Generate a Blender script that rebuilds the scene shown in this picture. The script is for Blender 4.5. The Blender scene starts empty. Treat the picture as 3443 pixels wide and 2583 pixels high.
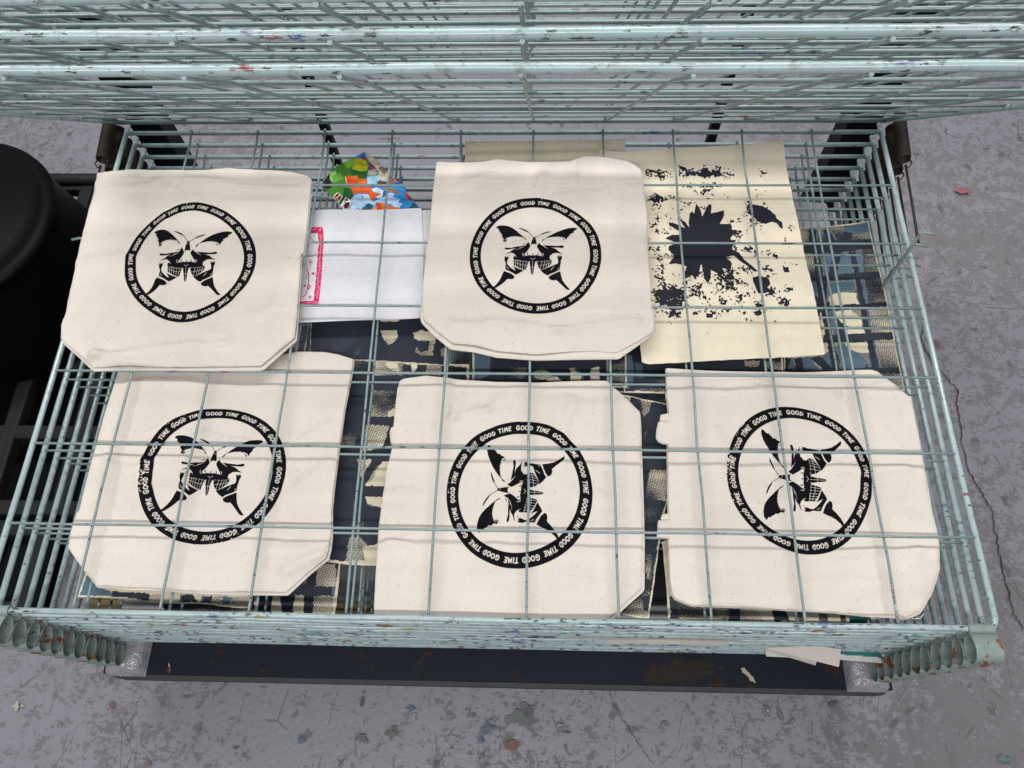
import bpy, math, random
import numpy as np
from math import radians, sin, cos, pi

# ------------------------------------------------------------------ camera, light, exposure
scene = bpy.context.scene
col = scene.collection
cam_data = bpy.data.cameras.new('camera')
cam_data.sensor_width = 36.0
cam_data.lens = 27.11
cam_data.clip_start = 0.02
cam_data.clip_end = 60
cam = bpy.data.objects.new('camera', cam_data)
col.objects.link(cam)
cam.location = (0.07352, -0.14363, 1.03163)
cam.rotation_euler = (0.435958, 0.026383, 0.021913)
scene.camera = cam

world = bpy.data.worlds.new('World')
scene.world = world
world.use_nodes = True
world.node_tree.nodes['Background'].inputs[0].default_value = (0.80, 0.86, 1.0, 1)
world.node_tree.nodes['Background'].inputs[1].default_value = 0.24

def strip_lamp(name, loc, sx, sy, power, color):
    d = bpy.data.lights.new(name, 'AREA')
    d.shape = 'RECTANGLE'; d.size = sx; d.size_y = sy
    d.energy = power; d.color = color
    o = bpy.data.objects.new(name, d); col.objects.link(o)
    o.location = loc
    return o
# two rows of ceiling strip lights running along the rack
strip_lamp('ceiling_strip_light', (-0.15, -0.80, 1.95), 3.2, 0.13, 42, (1.0, 0.985, 0.95))
strip_lamp('ceiling_strip_light', (-0.05, 1.25, 2.05), 3.2, 0.30, 69, (1.0, 0.985, 0.95))

scene.view_settings.view_transform = 'Standard'
scene.view_settings.look = 'None'
scene.view_settings.exposure = 0.17
scene.view_settings.gamma = 1.0
scene.render.engine = 'CYCLES'
scene.cycles.max_bounces = 6

# ------------------------------------------------------------------ measured data (metres)
DATA = {
'design':[[1,0,[[-0.6073,0.4711],[-0.5649,0.4999],[-0.4913,0.5036],[-0.4174,0.4917],[-0.3557,0.4641],[-0.2939,0.4154],[-0.2446,0.3669],[-0.2015,0.3254],[-0.166,0.2839],[-0.1952,0.2905],[-0.244,0.3039],[-0.305,0.3129],[-0.3658,0.308],[-0.4143,0.2921],[-0.4445,0.275],[-0.4745,0.2495],[-0.4866,0.248],[-0.4872,0.28],[-0.5121,0.3077],[-0.5066,0.3427],[-0.5315,0.3634],[-0.5444,0.3984],[-0.5629,0.4052],[-0.5637,0.4405],[-0.5885,0.4543]]],[0,0.0018,[[-0.4726,0.2816],[-0.4085,0.3103],[-0.3173,0.324],[-0.2197,0.314],[-0.1831,0.2963]]],[0,0.0012,[[-0.3054,0.3507],[-0.2298,0.3558]]],[1,0,[[-0.4914,0.2424],[-0.4321,0.2626],[-0.456,0.2345],[-0.4836,0.2147]]],[1,0,[[-0.4687,0.1982],[-0.4523,0.2317],[-0.4258,0.2487],[-0.4436,0.2207]]],[1,0,[[-0.1831,0.2935],[-0.1525,0.2702],[-0.1256,0.2219],[-0.1438,0.2327],[-0.1646,0.2658]]],[1,0,[[-0.2601,0.4581],[-0.2086,0.4531],[-0.1473,0.427],[-0.1044,0.3966],[-0.0763,0.3689],[-0.1227,0.3865],[-0.1717,0.4155],[-0.2208,0.4388]]],[1,0.003,[[-0.0836,0.3758],[-0.0201,0.2815]]],[1,0,[[0.265,0.4009],[0.2004,0.396],[0.1333,0.3699],[0.0784,0.3329],[0.1088,0.3361],[0.1697,0.3648],[0.2185,0.3822]]],[1,0.003,[[0.0783,0.3287],[0.0054,0.2763]]],[1,0,[[0.6506,0.4519],[0.634,0.4714],[0.5732,0.4763],[0.4997,0.4599],[0.4261,0.4309],[0.3403,0.3878],[0.2668,0.338],[0.2118,0.2955],[0.1508,0.2391],[0.1933,0.2619],[0.2662,0.2794],[0.339,0.2859],[0.4116,0.2784],[0.4718,0.2569],[0.4786,0.2321],[0.4963,0.278],[0.521,0.2992],[0.5277,0.3341],[0.5645,0.3555],[0.5771,0.3766],[0.5927,0.367],[0.5936,0.409],[0.6208,0.4262]]],[0,0.0018,[[0.2238,0.2789],[0.3027,0.2938],[0.3996,0.2894],[0.466,0.2707]]],[0,0.0012,[[0.218,0.3123],[0.3031,0.3272]]],[1,0,[[0.4113,0.2562],[0.4473,0.2386],[0.4552,0.2055],[0.4374,0.226]]],[1,0,[[0.1593,0.2503],[0.1204,0.2249],[0.0997,0.1831],[0.1288,0.2056]]],[1,0,[[0.4538,0.2706],[0.4836,0.2432],[0.4713,0.2292]]],[1,0,[[-0.025,0.2717],[-0.0092,0.2886],[0.0114,0.2722],[0.0163,0.2236],[0.0235,0.1684],[0.0258,0.1243],[0.0053,0.1378],[-0.0369,0.1373],[-0.0635,0.1149],[-0.0551,0.1674],[-0.0395,0.2229]]],[0,0.0024,[[-0.0226,0.2537],[-0.008,0.2302],[0.0066,0.254]]],[1,0,[[-0.0999,0.1806],[-0.0853,0.1463],[-0.0683,0.1011],[-0.097,0.05],[-0.1329,0.0017],[-0.1652,-0.0327],[-0.1387,-0.0528],[-0.0847,-0.0412],[-0.0307,-0.0487],[0.0353,-0.0397],[0.0712,-0.0541],[0.1048,-0.0469],[0.1013,-0.0225],[0.0774,0.0044],[0.0535,0.0451],[0.027,0.0927],[0.0476,0.1342],[0.0694,0.1524],[0.0898,0.121],[0.1319,0.094],[0.192,0.0811],[0.2641,0.0683],[0.318,0.0485],[0.3596,0.0149],[0.4131,-0.0144],[0.3353,-0.0059],[0.2753,-0.0134],[0.233,-0.0479],[0.2147,-0.0888],[0.2527,-0.1221],[0.1905,-0.1324],[0.1188,-0.1333],[0.0352,-0.1385],[-0.0366,-0.1394],[-0.1083,-0.1404],[-0.1921,-0.128],[-0.2521,-0.118],[-0.3217,-0.1135],[-0.3225,-0.0443],[-0.3008,-0.0549],[-0.2949,-0.0385],[-0.3254,-0.0076],[-0.3617,0.0083],[-0.4098,0.0009],[-0.4552,-0.0188],[-0.4219,0.0076],[-0.374,0.026],[-0.3382,0.0538],[-0.2841,0.0737],[-0.2178,0.0827],[-0.1577,0.1137],[-0.1216,0.1459]]],[1,0,[[-0.4656,0.092],[-0.4537,0.1018],[-0.3628,0.0892],[-0.2844,0.0984],[-0.2119,0.1021],[-0.1456,0.118],[-0.2178,0.08],[-0.3143,0.0733],[-0.4108,0.0666],[-0.4568,0.0729]]],[1,0,[[0.439,0.102],[0.4211,0.1128],[0.3366,0.0952],[0.2644,0.1026],[0.1802,0.1084],[0.1199,0.1172],[0.168,0.0849],[0.2762,0.0726],[0.3964,0.0713],[0.435,0.0842]]],[1,0,[[-0.2158,0.135],[-0.1579,0.1454],[-0.1217,0.1693],[-0.1578,0.1358]]],[0,0.0036,[[-0.2419,0.0715],[-0.1816,0.0859],[-0.1276,0.132]]],[0,0.0036,[[0.1019,0.1349],[0.1319,0.094],[0.1919,0.0578]]],[0,0.003,[[-0.3019,0.0474],[-0.2417,0.0578],[-0.1937,0.0803]]],[0,0.0048,[[-0.1786,-0.0057],[-0.1893,-0.029],[-0.1783,-0.0479],[-0.1591,-0.0558]]],[0,0.0048,[[0.1146,-0.0114],[0.1265,-0.033],[0.1168,-0.0495],[0.1012,-0.0605]]],[0,0.0036,[[-0.0666,-0.0871],[-0.033,-0.111],[0.0053,-0.0835]]],[0,0.0036,[[-0.319,-0.0388],[-0.2949,-0.0439],[-0.2862,-0.071]]],[0,0.003,[[0.221,-0.0562],[0.239,-0.0452],[0.2529,-0.0951]]],[1,0,[[-0.1268,-0.0254],[-0.1113,0.0047],[-0.1064,-0.0143],[-0.1135,-0.0389]]],[1,0,[[0.0353,0.0012],[0.0533,-0.0231],[0.0569,-0.0394],[0.0425,-0.0314]]],[1,0,[[-0.0343,-0.0134],[-0.0271,-0.0133],[-0.0247,-0.0513],[-0.0391,-0.0515]]],[1,0,[[-0.4573,-0.0406],[-0.4471,-0.0704],[-0.4428,-0.0404],[-0.4351,-0.0729],[-0.4236,-0.0402],[-0.4182,-0.0727],[-0.4067,-0.0454],[-0.4027,-0.0698],[-0.4106,-0.1038],[-0.4233,-0.131],[-0.4252,-0.1648],[-0.4067,-0.1982],[-0.3703,-0.238],[-0.334,-0.271],[-0.292,-0.2998],[-0.3104,-0.2573],[-0.3372,-0.2067],[-0.2987,-0.2371],[-0.2388,-0.263],[-0.1708,-0.2848],[-0.2382,-0.3297],[-0.2854,-0.3596],[-0.3333,-0.331],[-0.3933,-0.2918],[-0.4449,-0.2725],[-0.4471,-0.2122],[-0.4406,-0.1718],[-0.4633,-0.1045]]],[1,0,[[-0.3947,-0.0398],[-0.3805,-0.0233],[-0.3873,-0.056]]],[0,0,[[-0.4402,-0.1987],[-0.406,-0.2452],[-0.3877,-0.269],[-0.424,-0.2387]]],[0,0.0024,[[-0.4414,-0.2658],[-0.4057,-0.2586]]],[1,0.0024,[[-0.3224,-0.0552],[-0.3266,-0.1027]]],[1,0,[[-0.324,-0.1189],[-0.24,-0.1259],[-0.1059,-0.1363],[-0.1176,-0.2011],[-0.1458,-0.2818],[-0.1911,-0.2664],[-0.2509,-0.2404],[-0.3231,-0.1904]]],[0,0.0036,[[-0.2928,-0.1172],[-0.294,-0.2236]]],[0,0.0036,[[-0.2581,-0.1194],[-0.2628,-0.2433]]],[0,0.0036,[[-0.2221,-0.1243],[-0.2293,-0.2629]]],[0,0.0036,[[-0.1802,-0.1278],[-0.1934,-0.2824]]],[0,0.0036,[[-0.137,-0.134],[-0.1613,-0.282]]],[0,0.0036,[[-0.3259,-0.1568],[-0.2516,-0.1733],[-0.1916,-0.1994],[-0.12,-0.1984]]],[0,0.0024,[[-0.3263,-0.1298],[-0.24,-0.1327],[-0.1059,-0.1444]]],[1,0,[[-0.0819,-0.1535],[-0.07,-0.1358],[-0.0461,-0.1355],[-0.0067,-0.135],[0.0029,-0.1524],[-0.0126,-0.2064],[-0.0244,-0.3068],[-0.0339,-0.3468],[-0.0457,-0.3549],[-0.06,-0.3339],[-0.0697,-0.254]]],[0,0.0036,[[-0.039,-0.13],[-0.0434,-0.3363]]],[0,0.003,[[-0.0817,-0.2328],[-0.0102,-0.2318]]],[1,0.0018,[[-0.1024,-0.1309],[-0.0987,-0.1537]]],[1,0.0018,[[0.0256,-0.1292],[0.0256,-0.1521]]],[1,0,[[0.0328,-0.1426],[0.2527,-0.1221],[0.2462,-0.1693],[0.2018,-0.2102],[0.1421,-0.2512],[0.0825,-0.2747],[0.047,-0.2257],[0.0327,-0.1789]]],[0,0.0036,[[0.1045,-0.1335],[0.0778,-0.2721]]],[0,0.0036,[[0.1487,-0.1275],[0.1218,-0.2514]]],[0,0.0036,[[0.1845,-0.1271],[0.16,-0.2309]]],[0,0.0036,[[0.2204,-0.1239],[0.1994,-0.2102]]],[0,0.0036,[[0.0327,-0.2058],[0.0947,-0.2009],[0.1782,-0.181],[0.2499,-0.1558]]],[0,0.0024,[[0.0292,-0.1345],[0.1188,-0.1414],[0.2527,-0.1181]]],[1,0,[[0.3254,-0.0332],[0.337,-0.0629],[0.3469,-0.0329],[0.3584,-0.0707],[0.3685,-0.0326],[0.3775,-0.0705],[0.3877,-0.0324],[0.3968,-0.0621],[0.4104,-0.0321],[0.4035,-0.0891],[0.3876,-0.1203],[0.387,-0.1607],[0.3768,-0.2011],[0.37,-0.2641],[0.3078,-0.3022],[0.2245,-0.3366],[0.1888,-0.3663],[0.1298,-0.3313],[0.0777,-0.2814],[0.142,-0.2605],[0.2017,-0.2303],[0.2495,-0.2069],[0.2973,-0.1888],[0.3392,-0.1708],[0.3514,-0.1478],[0.3438,-0.0871]]],[0,0,[[0.219,-0.2861],[0.2731,-0.22],[0.2971,-0.2022],[0.2513,-0.263]]],[0,0,[[0.3295,-0.2726],[0.3634,-0.2241],[0.3607,-0.2482]]],[1,0,[[-0.4671,-0.2969],[-0.4048,-0.3213],[-0.3569,-0.3446],[-0.3076,-0.3904],[-0.3262,-0.4237],[-0.3675,-0.4309],[-0.4032,-0.4248],[-0.4208,-0.4317],[-0.4615,-0.4784],[-0.5196,-0.5318],[-0.5778,-0.5719],[-0.6224,-0.5817],[-0.6322,-0.5661],[-0.5905,-0.5328],[-0.5445,-0.473],[-0.5102,-0.4065],[-0.4877,-0.3398]]],[1,0,[[0.3767,-0.292],[0.3076,-0.3222],[0.2481,-0.3496],[0.2005,-0.386],[0.212,-0.4188],[0.2473,-0.4355],[0.2826,-0.4402],[0.3122,-0.4306],[0.353,-0.4669],[0.4109,-0.5276],[0.457,-0.5765],[0.4918,-0.5942],[0.5189,-0.586],[0.4983,-0.5629],[0.4581,-0.5152],[0.4122,-0.4463],[0.3898,-0.3675]]]],
'warp':{"A":[[-0.48736,0.54779],[0.10307,0.00353],[-0.02029,0.1182],[0.00412,-0.00227],[-0.00197,-0.00107],[0.00215,-0.00183],[0.0018,-0.00022],[0.01035,-0.01005],[-0.00718,-0.00191],[0.00663,-0.00436]],"B":[[0.06762,0.55927],[0.10429,0.00026],[-0.00198,0.10993],[0.00061,-6e-05],[-0.00019,-0.00099],[-0.00076,5e-05],[-0.00011,-0.00021],[0.00358,-0.00062],[-0.00094,-0.00439],[-0.00011,0.00011]],"C":[[-0.39451,0.20446],[0.10167,-0.00358],[-0.00591,0.10638],[-0.00122,-0.00138],[-0.0004,0.00048],[-0.00176,-0.00625],[0.00542,0.00187],[0.00385,0.0024],[0.00576,0.00107],[0.0029,-0.00367]],"D":[[0.04694,0.18108],[0.01074,0.1002],[-0.10305,0.00265],[-9e-05,-0.00381],[-0.00097,-0.00229],[0.00218,-0.00362],[-0.00612,0.00675],[-0.00536,-0.00069],[-0.00662,0.00481],[0.00014,0.00222]],"E":[[0.44467,0.20548],[0.00996,0.10749],[-0.104,0.0006],[-0.00365,-0.00146],[-0.00439,-0.00232],[-0.00167,0.00097],[-0.00525,0.00042],[0.00125,0.00825],[0.00048,-0.00121],[0.00336,0.00425]]},
'bags':{"A":[0,[[-0.6816,0.7225],[-0.6548,0.7285],[-0.6261,0.7325],[-0.5852,0.7305],[-0.5288,0.7308],[-0.4916,0.7325],[-0.4574,0.7358],[-0.4141,0.7331],[-0.3711,0.7307],[-0.3438,0.7264],[-0.319,0.7191],[-0.3084,0.7092],[-0.3072,0.6864],[-0.3064,0.6544],[-0.3035,0.6045],[-0.3023,0.5581],[-0.306,0.558],[-0.3005,0.4913],[-0.2948,0.4248],[-0.2937,0.4047],[-0.3156,0.3794],[-0.3374,0.3538],[-0.3839,0.3518],[-0.4779,0.3515],[-0.5487,0.3514],[-0.5956,0.3496],[-0.6259,0.3742],[-0.6532,0.3952],[-0.6614,0.4059],[-0.6657,0.4276],[-0.6624,0.447],[-0.6677,0.5036],[-0.6716,0.5567],[-0.6767,0.6254],[-0.6774,0.6797],[-0.6793,0.7026]]],"B":[0,[[-0.1021,0.7506],[-0.0782,0.7482],[-0.0518,0.7472],[-0.0255,0.7495],[0.0006,0.7555],[0.027,0.7521],[0.0533,0.7487],[0.0926,0.7487],[0.1265,0.7503],[0.1476,0.7603],[0.1607,0.761],[0.1842,0.7593],[0.2049,0.7552],[0.223,0.7502],[0.2356,0.7419],[0.2435,0.7337],[0.2463,0.7222],[0.2477,0.6995],[0.2495,0.6365],[0.248,0.5602],[0.2481,0.5169],[0.2471,0.4749],[0.251,0.4395],[0.2478,0.4195],[0.2211,0.3982],[0.1938,0.3772],[0.1273,0.3759],[0.0698,0.3739],[0.012,0.3783],[-0.0231,0.3871],[-0.0582,0.3912],[-0.083,0.413],[-0.1055,0.437],[-0.1077,0.4452],[-0.1081,0.5008],[-0.1073,0.5588],[-0.1054,0.6051],[-0.1045,0.6673],[-0.1038,0.7157]]],"C":[1,[[-0.575,0.358],[-0.5739,0.3687],[-0.524,0.3906],[-0.4268,0.3941],[-0.3296,0.3949],[-0.2987,0.4001],[-0.2574,0.3996],[-0.2352,0.3957],[-0.2097,0.3879],[-0.2099,0.3719],[-0.2107,0.3535],[-0.2144,0.3022],[-0.2155,0.2288],[-0.2156,0.182],[-0.2147,0.147],[-0.2129,0.1336],[-0.2105,0.1139],[-0.2099,0.0944],[-0.2117,0.0794],[-0.2357,0.0579],[-0.2615,0.0302],[-0.3165,0.0297],[-0.3804,0.0306],[-0.445,0.0336],[-0.4879,0.0339],[-0.5261,0.0359],[-0.5531,0.0611],[-0.5802,0.0885],[-0.5821,0.1082],[-0.581,0.1417],[-0.5788,0.1417],[-0.5785,0.2194],[-0.5772,0.2984]]],"D":[1,[[-0.1365,0.3511],[-0.1302,0.3556],[-0.0975,0.3611],[-0.0713,0.3588],[-0.0451,0.3551],[0.0115,0.3517],[0.0701,0.351],[0.1285,0.3542],[0.1751,0.3551],[0.1801,0.3534],[0.202,0.3306],[0.2261,0.3045],[0.2268,0.2823],[0.2255,0.2461],[0.225,0.1994],[0.2242,0.1534],[0.2228,0.1098],[0.2205,0.0635],[0.2192,0.0451],[0.1965,0.0255],[0.1775,0.0083],[0.165,-0.0008],[0.104,-0.001],[0.0223,-0.0009],[-0.0599,-0.0004],[-0.1418,0.0005],[-0.1435,0.0205],[-0.1455,0.0615],[-0.1473,0.1258],[-0.1462,0.148],[-0.1438,0.2061],[-0.1384,0.2465],[-0.14,0.2782],[-0.1398,0.3157],[-0.1392,0.3361]]],"E":[1,[[0.267,0.3775],[0.281,0.3769],[0.3038,0.3753],[0.3339,0.3734],[0.3617,0.3727],[0.4078,0.3715],[0.454,0.3714],[0.4887,0.3725],[0.5235,0.3746],[0.5514,0.3767],[0.5744,0.3769],[0.583,0.3739],[0.606,0.3498],[0.6248,0.3298],[0.6257,0.3112],[0.626,0.2676],[0.6246,0.2277],[0.6241,0.1935],[0.6224,0.1592],[0.623,0.1461],[0.6236,0.1267],[0.62,0.1034],[0.616,0.0804],[0.6081,0.0639],[0.5987,0.0476],[0.5796,0.0224],[0.5686,0.0173],[0.5558,0.0126],[0.5443,0.0149],[0.5086,0.0162],[0.469,0.0195],[0.4191,0.0215],[0.3689,0.0236],[0.3183,0.0247],[0.2777,0.0256],[0.2678,0.0298],[0.2583,0.0336],[0.2546,0.0396],[0.2521,0.0579],[0.2542,0.1103],[0.2567,0.1538],[0.2582,0.1884],[0.2604,0.2347],[0.2631,0.2706],[0.2668,0.3],[0.2656,0.3174],[0.2647,0.3325],[0.267,0.358]]]},
'crease':{"A":[[-0.6237,0.3544],[-0.5864,0.3756],[-0.5864,0.3756],[-0.6061,0.3967],[-0.5911,0.3756],[-0.3911,0.3983],[-0.526,0.71],[-0.4446,0.7002],[-0.6469,0.6805],[-0.5764,0.6969],[-0.4308,0.6969],[-0.3243,0.6872],[-0.4389,0.6678],[-0.3328,0.6552],[-0.6673,0.5367],[-0.569,0.549]],"B":[[0.1311,0.7035],[0.1316,0.7461],[-0.0491,0.697],[0.0013,0.7362],[0.067,0.6842],[0.0848,0.7165],[0.1053,0.6715],[0.1816,0.6779],[0.0105,0.4334],[0.1044,0.4181],[0.1044,0.4181],[0.2214,0.4376],[-0.0601,0.4302],[-0.0013,0.4334],[0.0227,0.4175],[0.0459,0.4256]],"C":[[-0.2823,0.1619],[-0.2232,0.2229],[-0.2822,0.2388],[-0.2302,0.2809],[-0.2879,0.1846],[-0.2497,0.1669],[-0.2909,0.0754],[-0.2165,0.0808],[-0.2676,0.0631],[-0.2208,0.0807],[-0.5536,0.2187],[-0.4391,0.2201],[-0.5477,0.3411],[-0.32,0.3381],[-0.5455,0.0971],[-0.2184,0.0957]],"D":[[-0.0506,0.2878],[0.004,0.3008],[0.004,0.3008],[0.0238,0.3338],[-0.0388,0.3281],[-0.0552,0.2878],[0.1115,0.2676],[0.121,0.3171],[-0.0745,0.3025],[-0.0533,0.2536],[0.1277,0.3046],[0.2081,0.318],[-0.1274,0.3272],[-0.0584,0.3458],[-0.1307,0.1035],[-0.0237,0.1095]],"E":[[0.3034,0.3467],[0.4047,0.3503],[0.4047,0.3503],[0.5165,0.3362],[0.5165,0.3362],[0.5975,0.3471],[0.4977,0.2135],[0.5953,0.2171],[0.5838,0.1021],[0.6181,0.1089],[0.5769,0.0874],[0.613,0.0942],[0.4102,0.0378],[0.4753,0.0672],[0.449,0.0978],[0.5834,0.1]]},
'sheets':{"white_top":[-0.0263,[[-0.3747,0.6682],[-0.2811,0.6703],[-0.205,0.6718],[-0.1258,0.6742],[-0.1203,0.6283],[-0.1161,0.5948],[-0.1122,0.5194],[-0.1126,0.4605],[-0.1841,0.4568],[-0.2546,0.453],[-0.3432,0.45]]],"white_under":[-0.0272,[[-0.3187,0.6634],[-0.1246,0.6717],[-0.097,0.6731],[-0.0789,0.4665],[-0.1491,0.4599],[-0.2978,0.4549]]],"fish":[-0.0279,[[-0.2373,0.7998],[-0.2278,0.7958],[-0.2107,0.7784],[-0.1914,0.7557],[-0.185,0.7444],[-0.1774,0.7388],[-0.1601,0.7244],[-0.1555,0.7111],[-0.1389,0.6904],[-0.1282,0.6754],[-0.1587,0.6636],[-0.2503,0.6634],[-0.266,0.6816],[-0.2809,0.699],[-0.2964,0.716],[-0.3043,0.726],[-0.2972,0.7444],[-0.2929,0.7535],[-0.2828,0.7671],[-0.2677,0.7774],[-0.2542,0.7871],[-0.244,0.794]]],"cream":[-0.0275,[[0.1772,0.7955],[0.2221,0.7913],[0.3224,0.8001],[0.3973,0.8032],[0.46,0.8086],[0.4961,0.8137],[0.4977,0.7634],[0.5003,0.708],[0.502,0.6487],[0.5056,0.564],[0.5094,0.5101],[0.5101,0.453],[0.5106,0.4025],[0.4459,0.3963],[0.3587,0.3914],[0.2932,0.3864],[0.2409,0.3835],[0.2319,0.3864],[0.2308,0.4231],[0.1724,0.4302]]],"roll":[-0.026,[[-0.0583,0.8142],[0.0385,0.8147],[0.134,0.8156],[0.2237,0.8179],[0.2217,0.7517],[-0.0553,0.7519]]],"navy_upper":[-0.0569,[[-0.2981,0.498],[-0.2956,0.4699],[-0.2905,0.4136],[-0.2888,0.4003],[-0.1993,0.4017],[-0.1097,0.3962],[-0.074,0.3939],[-0.0745,0.5065]]],"navy_lower":[-0.0581,[[-0.2523,0.4055],[-0.1699,0.4036],[-0.0803,0.3971],[-0.0344,0.3962],[-0.0296,0.2603],[-0.0266,0.0786],[-0.1518,0.0779],[-0.193,0.079],[-0.2226,0.0825],[-0.2387,0.083]]],"centre":[-0.0569,[[-0.0336,0.4812],[0.2135,0.4772],[0.2127,0.4074],[0.2116,0.3573],[0.13,0.3583],[0.034,0.3584],[-0.0275,0.3589]]],"beside":[-0.0581,[[0.2062,0.4778],[0.3793,0.4761],[0.458,0.4402],[0.4551,0.3885],[0.4539,0.3542],[0.3433,0.3465],[0.2702,0.3482],[0.2066,0.3496],[0.2069,0.3997]]],"plaid":[-0.0881,[[0.5201,0.6814],[0.5792,0.6855],[0.6144,0.6896],[0.6345,0.6934],[0.6492,0.6967],[0.6488,0.6753],[0.649,0.6517],[0.6504,0.6053],[0.6527,0.5653],[0.6525,0.5239],[0.6516,0.4742],[0.6496,0.4149],[0.6503,0.3709],[0.5807,0.3572],[0.5028,0.3564],[0.4625,0.369],[0.4806,0.5301]]],"strip":[-0.0569,[[0.2055,0.3455],[0.2252,0.3408],[0.2474,0.3361],[0.2739,0.3297],[0.2641,0.1823],[0.2567,0.1583],[0.248,0.1178],[0.2394,0.0744],[0.2343,0.0483],[0.227,0.0126],[0.2102,0.0136],[0.1924,0.0177],[0.1247,0.0306],[0.1283,0.3517]]],"under_right":[-0.0581,[[0.2507,0.1181],[0.2527,0.083],[0.2532,0.0488],[0.2533,0.0113],[0.2837,0.0109],[0.3517,0.0083],[0.4292,0.0075],[0.4948,0.0075],[0.4969,0.0255],[0.5065,0.0993],[0.3926,0.111],[0.3256,0.1532]]],"left_front":[-0.0569,[[-0.5634,0.0608],[-0.5649,0.0429],[-0.566,0.0276],[-0.5344,0.0273],[-0.4912,0.0246],[-0.45,0.0211],[-0.3897,0.021],[-0.3591,0.0183],[-0.3287,0.0163],[-0.318,0.019],[-0.3195,0.0354],[-0.3294,0.1051],[-0.4715,0.1195],[-0.5625,0.1139]]],"left_dark":[-0.0886,[[-0.4733,0.0998],[-0.4629,0.0484],[-0.4549,0.0048],[-0.3786,0.0046],[-0.3164,0.0053],[-0.3282,0.0916]]],"left_right":[-0.0874,[[-0.342,0.1227],[-0.3235,0.005],[-0.2559,0.0047],[-0.2103,0.0048],[-0.2086,0.0326],[-0.2095,0.085],[-0.2096,0.1311]]],"gold":[-0.1802,[[-0.6241,0.0731],[-0.6094,0.0106],[-0.5253,0.0111],[-0.4588,0.0113],[-0.4718,0.0756]]],"grey_low":[-0.1496,[[-0.5613,0.0684],[-0.5525,0.0251],[-0.4788,0.0222],[-0.3835,0.0229],[-0.3921,0.0712]]],"grey_mid":[-0.1802,[[-0.2616,0.1298],[-0.2598,0.0462],[-0.1529,0.0467],[-0.0435,0.0445],[-0.0333,0.1334]]],"gold_mid":[-0.2412,[[-0.2811,0.0914],[-0.2796,0.0094],[0.1296,0.0057],[0.1305,0.0924]]],"grey_right":[-0.1496,[[0.1181,0.0456],[0.1134,-0.0051],[0.3732,-0.0043],[0.3784,0.0456]]],"black_right":[-0.1191,[[0.1397,0.1331],[0.134,0.0406],[0.3705,0.0407],[0.3804,0.1368]]],"teal":[-0.1191,[[0.4648,0.068],[0.4551,-0.0026],[0.5556,-0.0008],[0.5602,0.0697]]],"small_white":[-0.1496,[[0.5482,0.7893],[0.6112,0.783],[0.6035,0.6924],[0.5469,0.6922]]],"front_strip":[-0.1191,[[0.1738,-0.0088],[0.2423,-0.0075],[0.3421,-0.0074],[0.3433,-0.0129],[0.242,-0.0129],[0.1737,-0.0129],[0.1709,0.0119]]],"front_a":[-0.2107,[[0.4182,-0.0045],[0.5007,0.0001],[0.5359,-0.0045],[0.529,-0.0302],[0.4729,-0.017]]],"front_b":[-0.2412,[[0.4245,-0.0034],[0.5032,-0.0001],[0.5098,-0.0125],[0.5048,-0.0257],[0.4731,-0.0168]]],"teal_front":[-0.2717,[[0.4389,0.0185],[0.6294,0.0147],[0.6287,-0.0054],[0.6296,-0.0181],[0.5864,-0.0153],[0.549,-0.0133],[0.4393,-0.0109]]],"lower_left":[-0.0886,[[-0.3605,0.4946],[-0.326,0.4859],[-0.32,0.4314],[-0.3509,0.4312]]]},
'flower':[[[0.2955,0.5658],[0.2838,0.5644],[0.2941,0.5797],[0.291,0.5853],[0.2856,0.5923],[0.286,0.5993],[0.2921,0.6022],[0.2971,0.6073],[0.2811,0.615],[0.2934,0.6222],[0.3087,0.6222],[0.3056,0.6294],[0.2898,0.641],[0.2898,0.6477],[0.2996,0.6448],[0.3155,0.6352],[0.3078,0.6541],[0.3164,0.6483],[0.3227,0.6367],[0.3224,0.6483],[0.3254,0.666],[0.33,0.6704],[0.3324,0.6645],[0.3376,0.6853],[0.3425,0.6778],[0.3459,0.6601],[0.3586,0.6844],[0.3634,0.6838],[0.3607,0.666],[0.3728,0.669],[0.3826,0.672],[0.3815,0.6602],[0.373,0.6441],[0.3919,0.6441],[0.3921,0.634],[0.3987,0.6297],[0.3907,0.6196],[0.3878,0.6139],[0.3952,0.6068],[0.387,0.5941],[0.3981,0.5885],[0.4059,0.5746],[0.4162,0.5636],[0.4263,0.5513],[0.4195,0.5512],[0.4092,0.5622],[0.3987,0.5718],[0.3904,0.5815],[0.3764,0.5795],[0.3856,0.5676],[0.3834,0.5565],[0.3696,0.5565],[0.3733,0.5469],[0.3619,0.5469],[0.351,0.5537],[0.3492,0.5387],[0.3437,0.5273],[0.3387,0.5386],[0.3385,0.5632],[0.3353,0.564],[0.3306,0.5426],[0.3246,0.5385],[0.3192,0.5439],[0.3083,0.5357],[0.308,0.5466],[0.3124,0.5604],[0.3057,0.5631]],[[0.4244,0.6839],[0.434,0.6839],[0.4479,0.681],[0.4588,0.6721],[0.4671,0.6618],[0.4675,0.6559],[0.4759,0.6472],[0.4755,0.6342],[0.4711,0.6371],[0.4675,0.6457],[0.4596,0.6486],[0.4485,0.6442],[0.4372,0.6486],[0.429,0.6603],[0.4201,0.6661],[0.4258,0.675]],[[0.416,0.5403],[0.4277,0.5431],[0.4409,0.5391],[0.443,0.5283],[0.4364,0.5203],[0.4342,0.5109],[0.4217,0.5101],[0.4186,0.5228],[0.4161,0.5309]],[[0.4656,0.5588],[0.4754,0.5605],[0.4759,0.5501],[0.4673,0.5501]],[[0.4533,0.5859],[0.461,0.5831],[0.461,0.577],[0.4526,0.5798]],[[0.3362,0.4723],[0.3474,0.4724],[0.3456,0.4651],[0.3362,0.4651]]],
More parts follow.
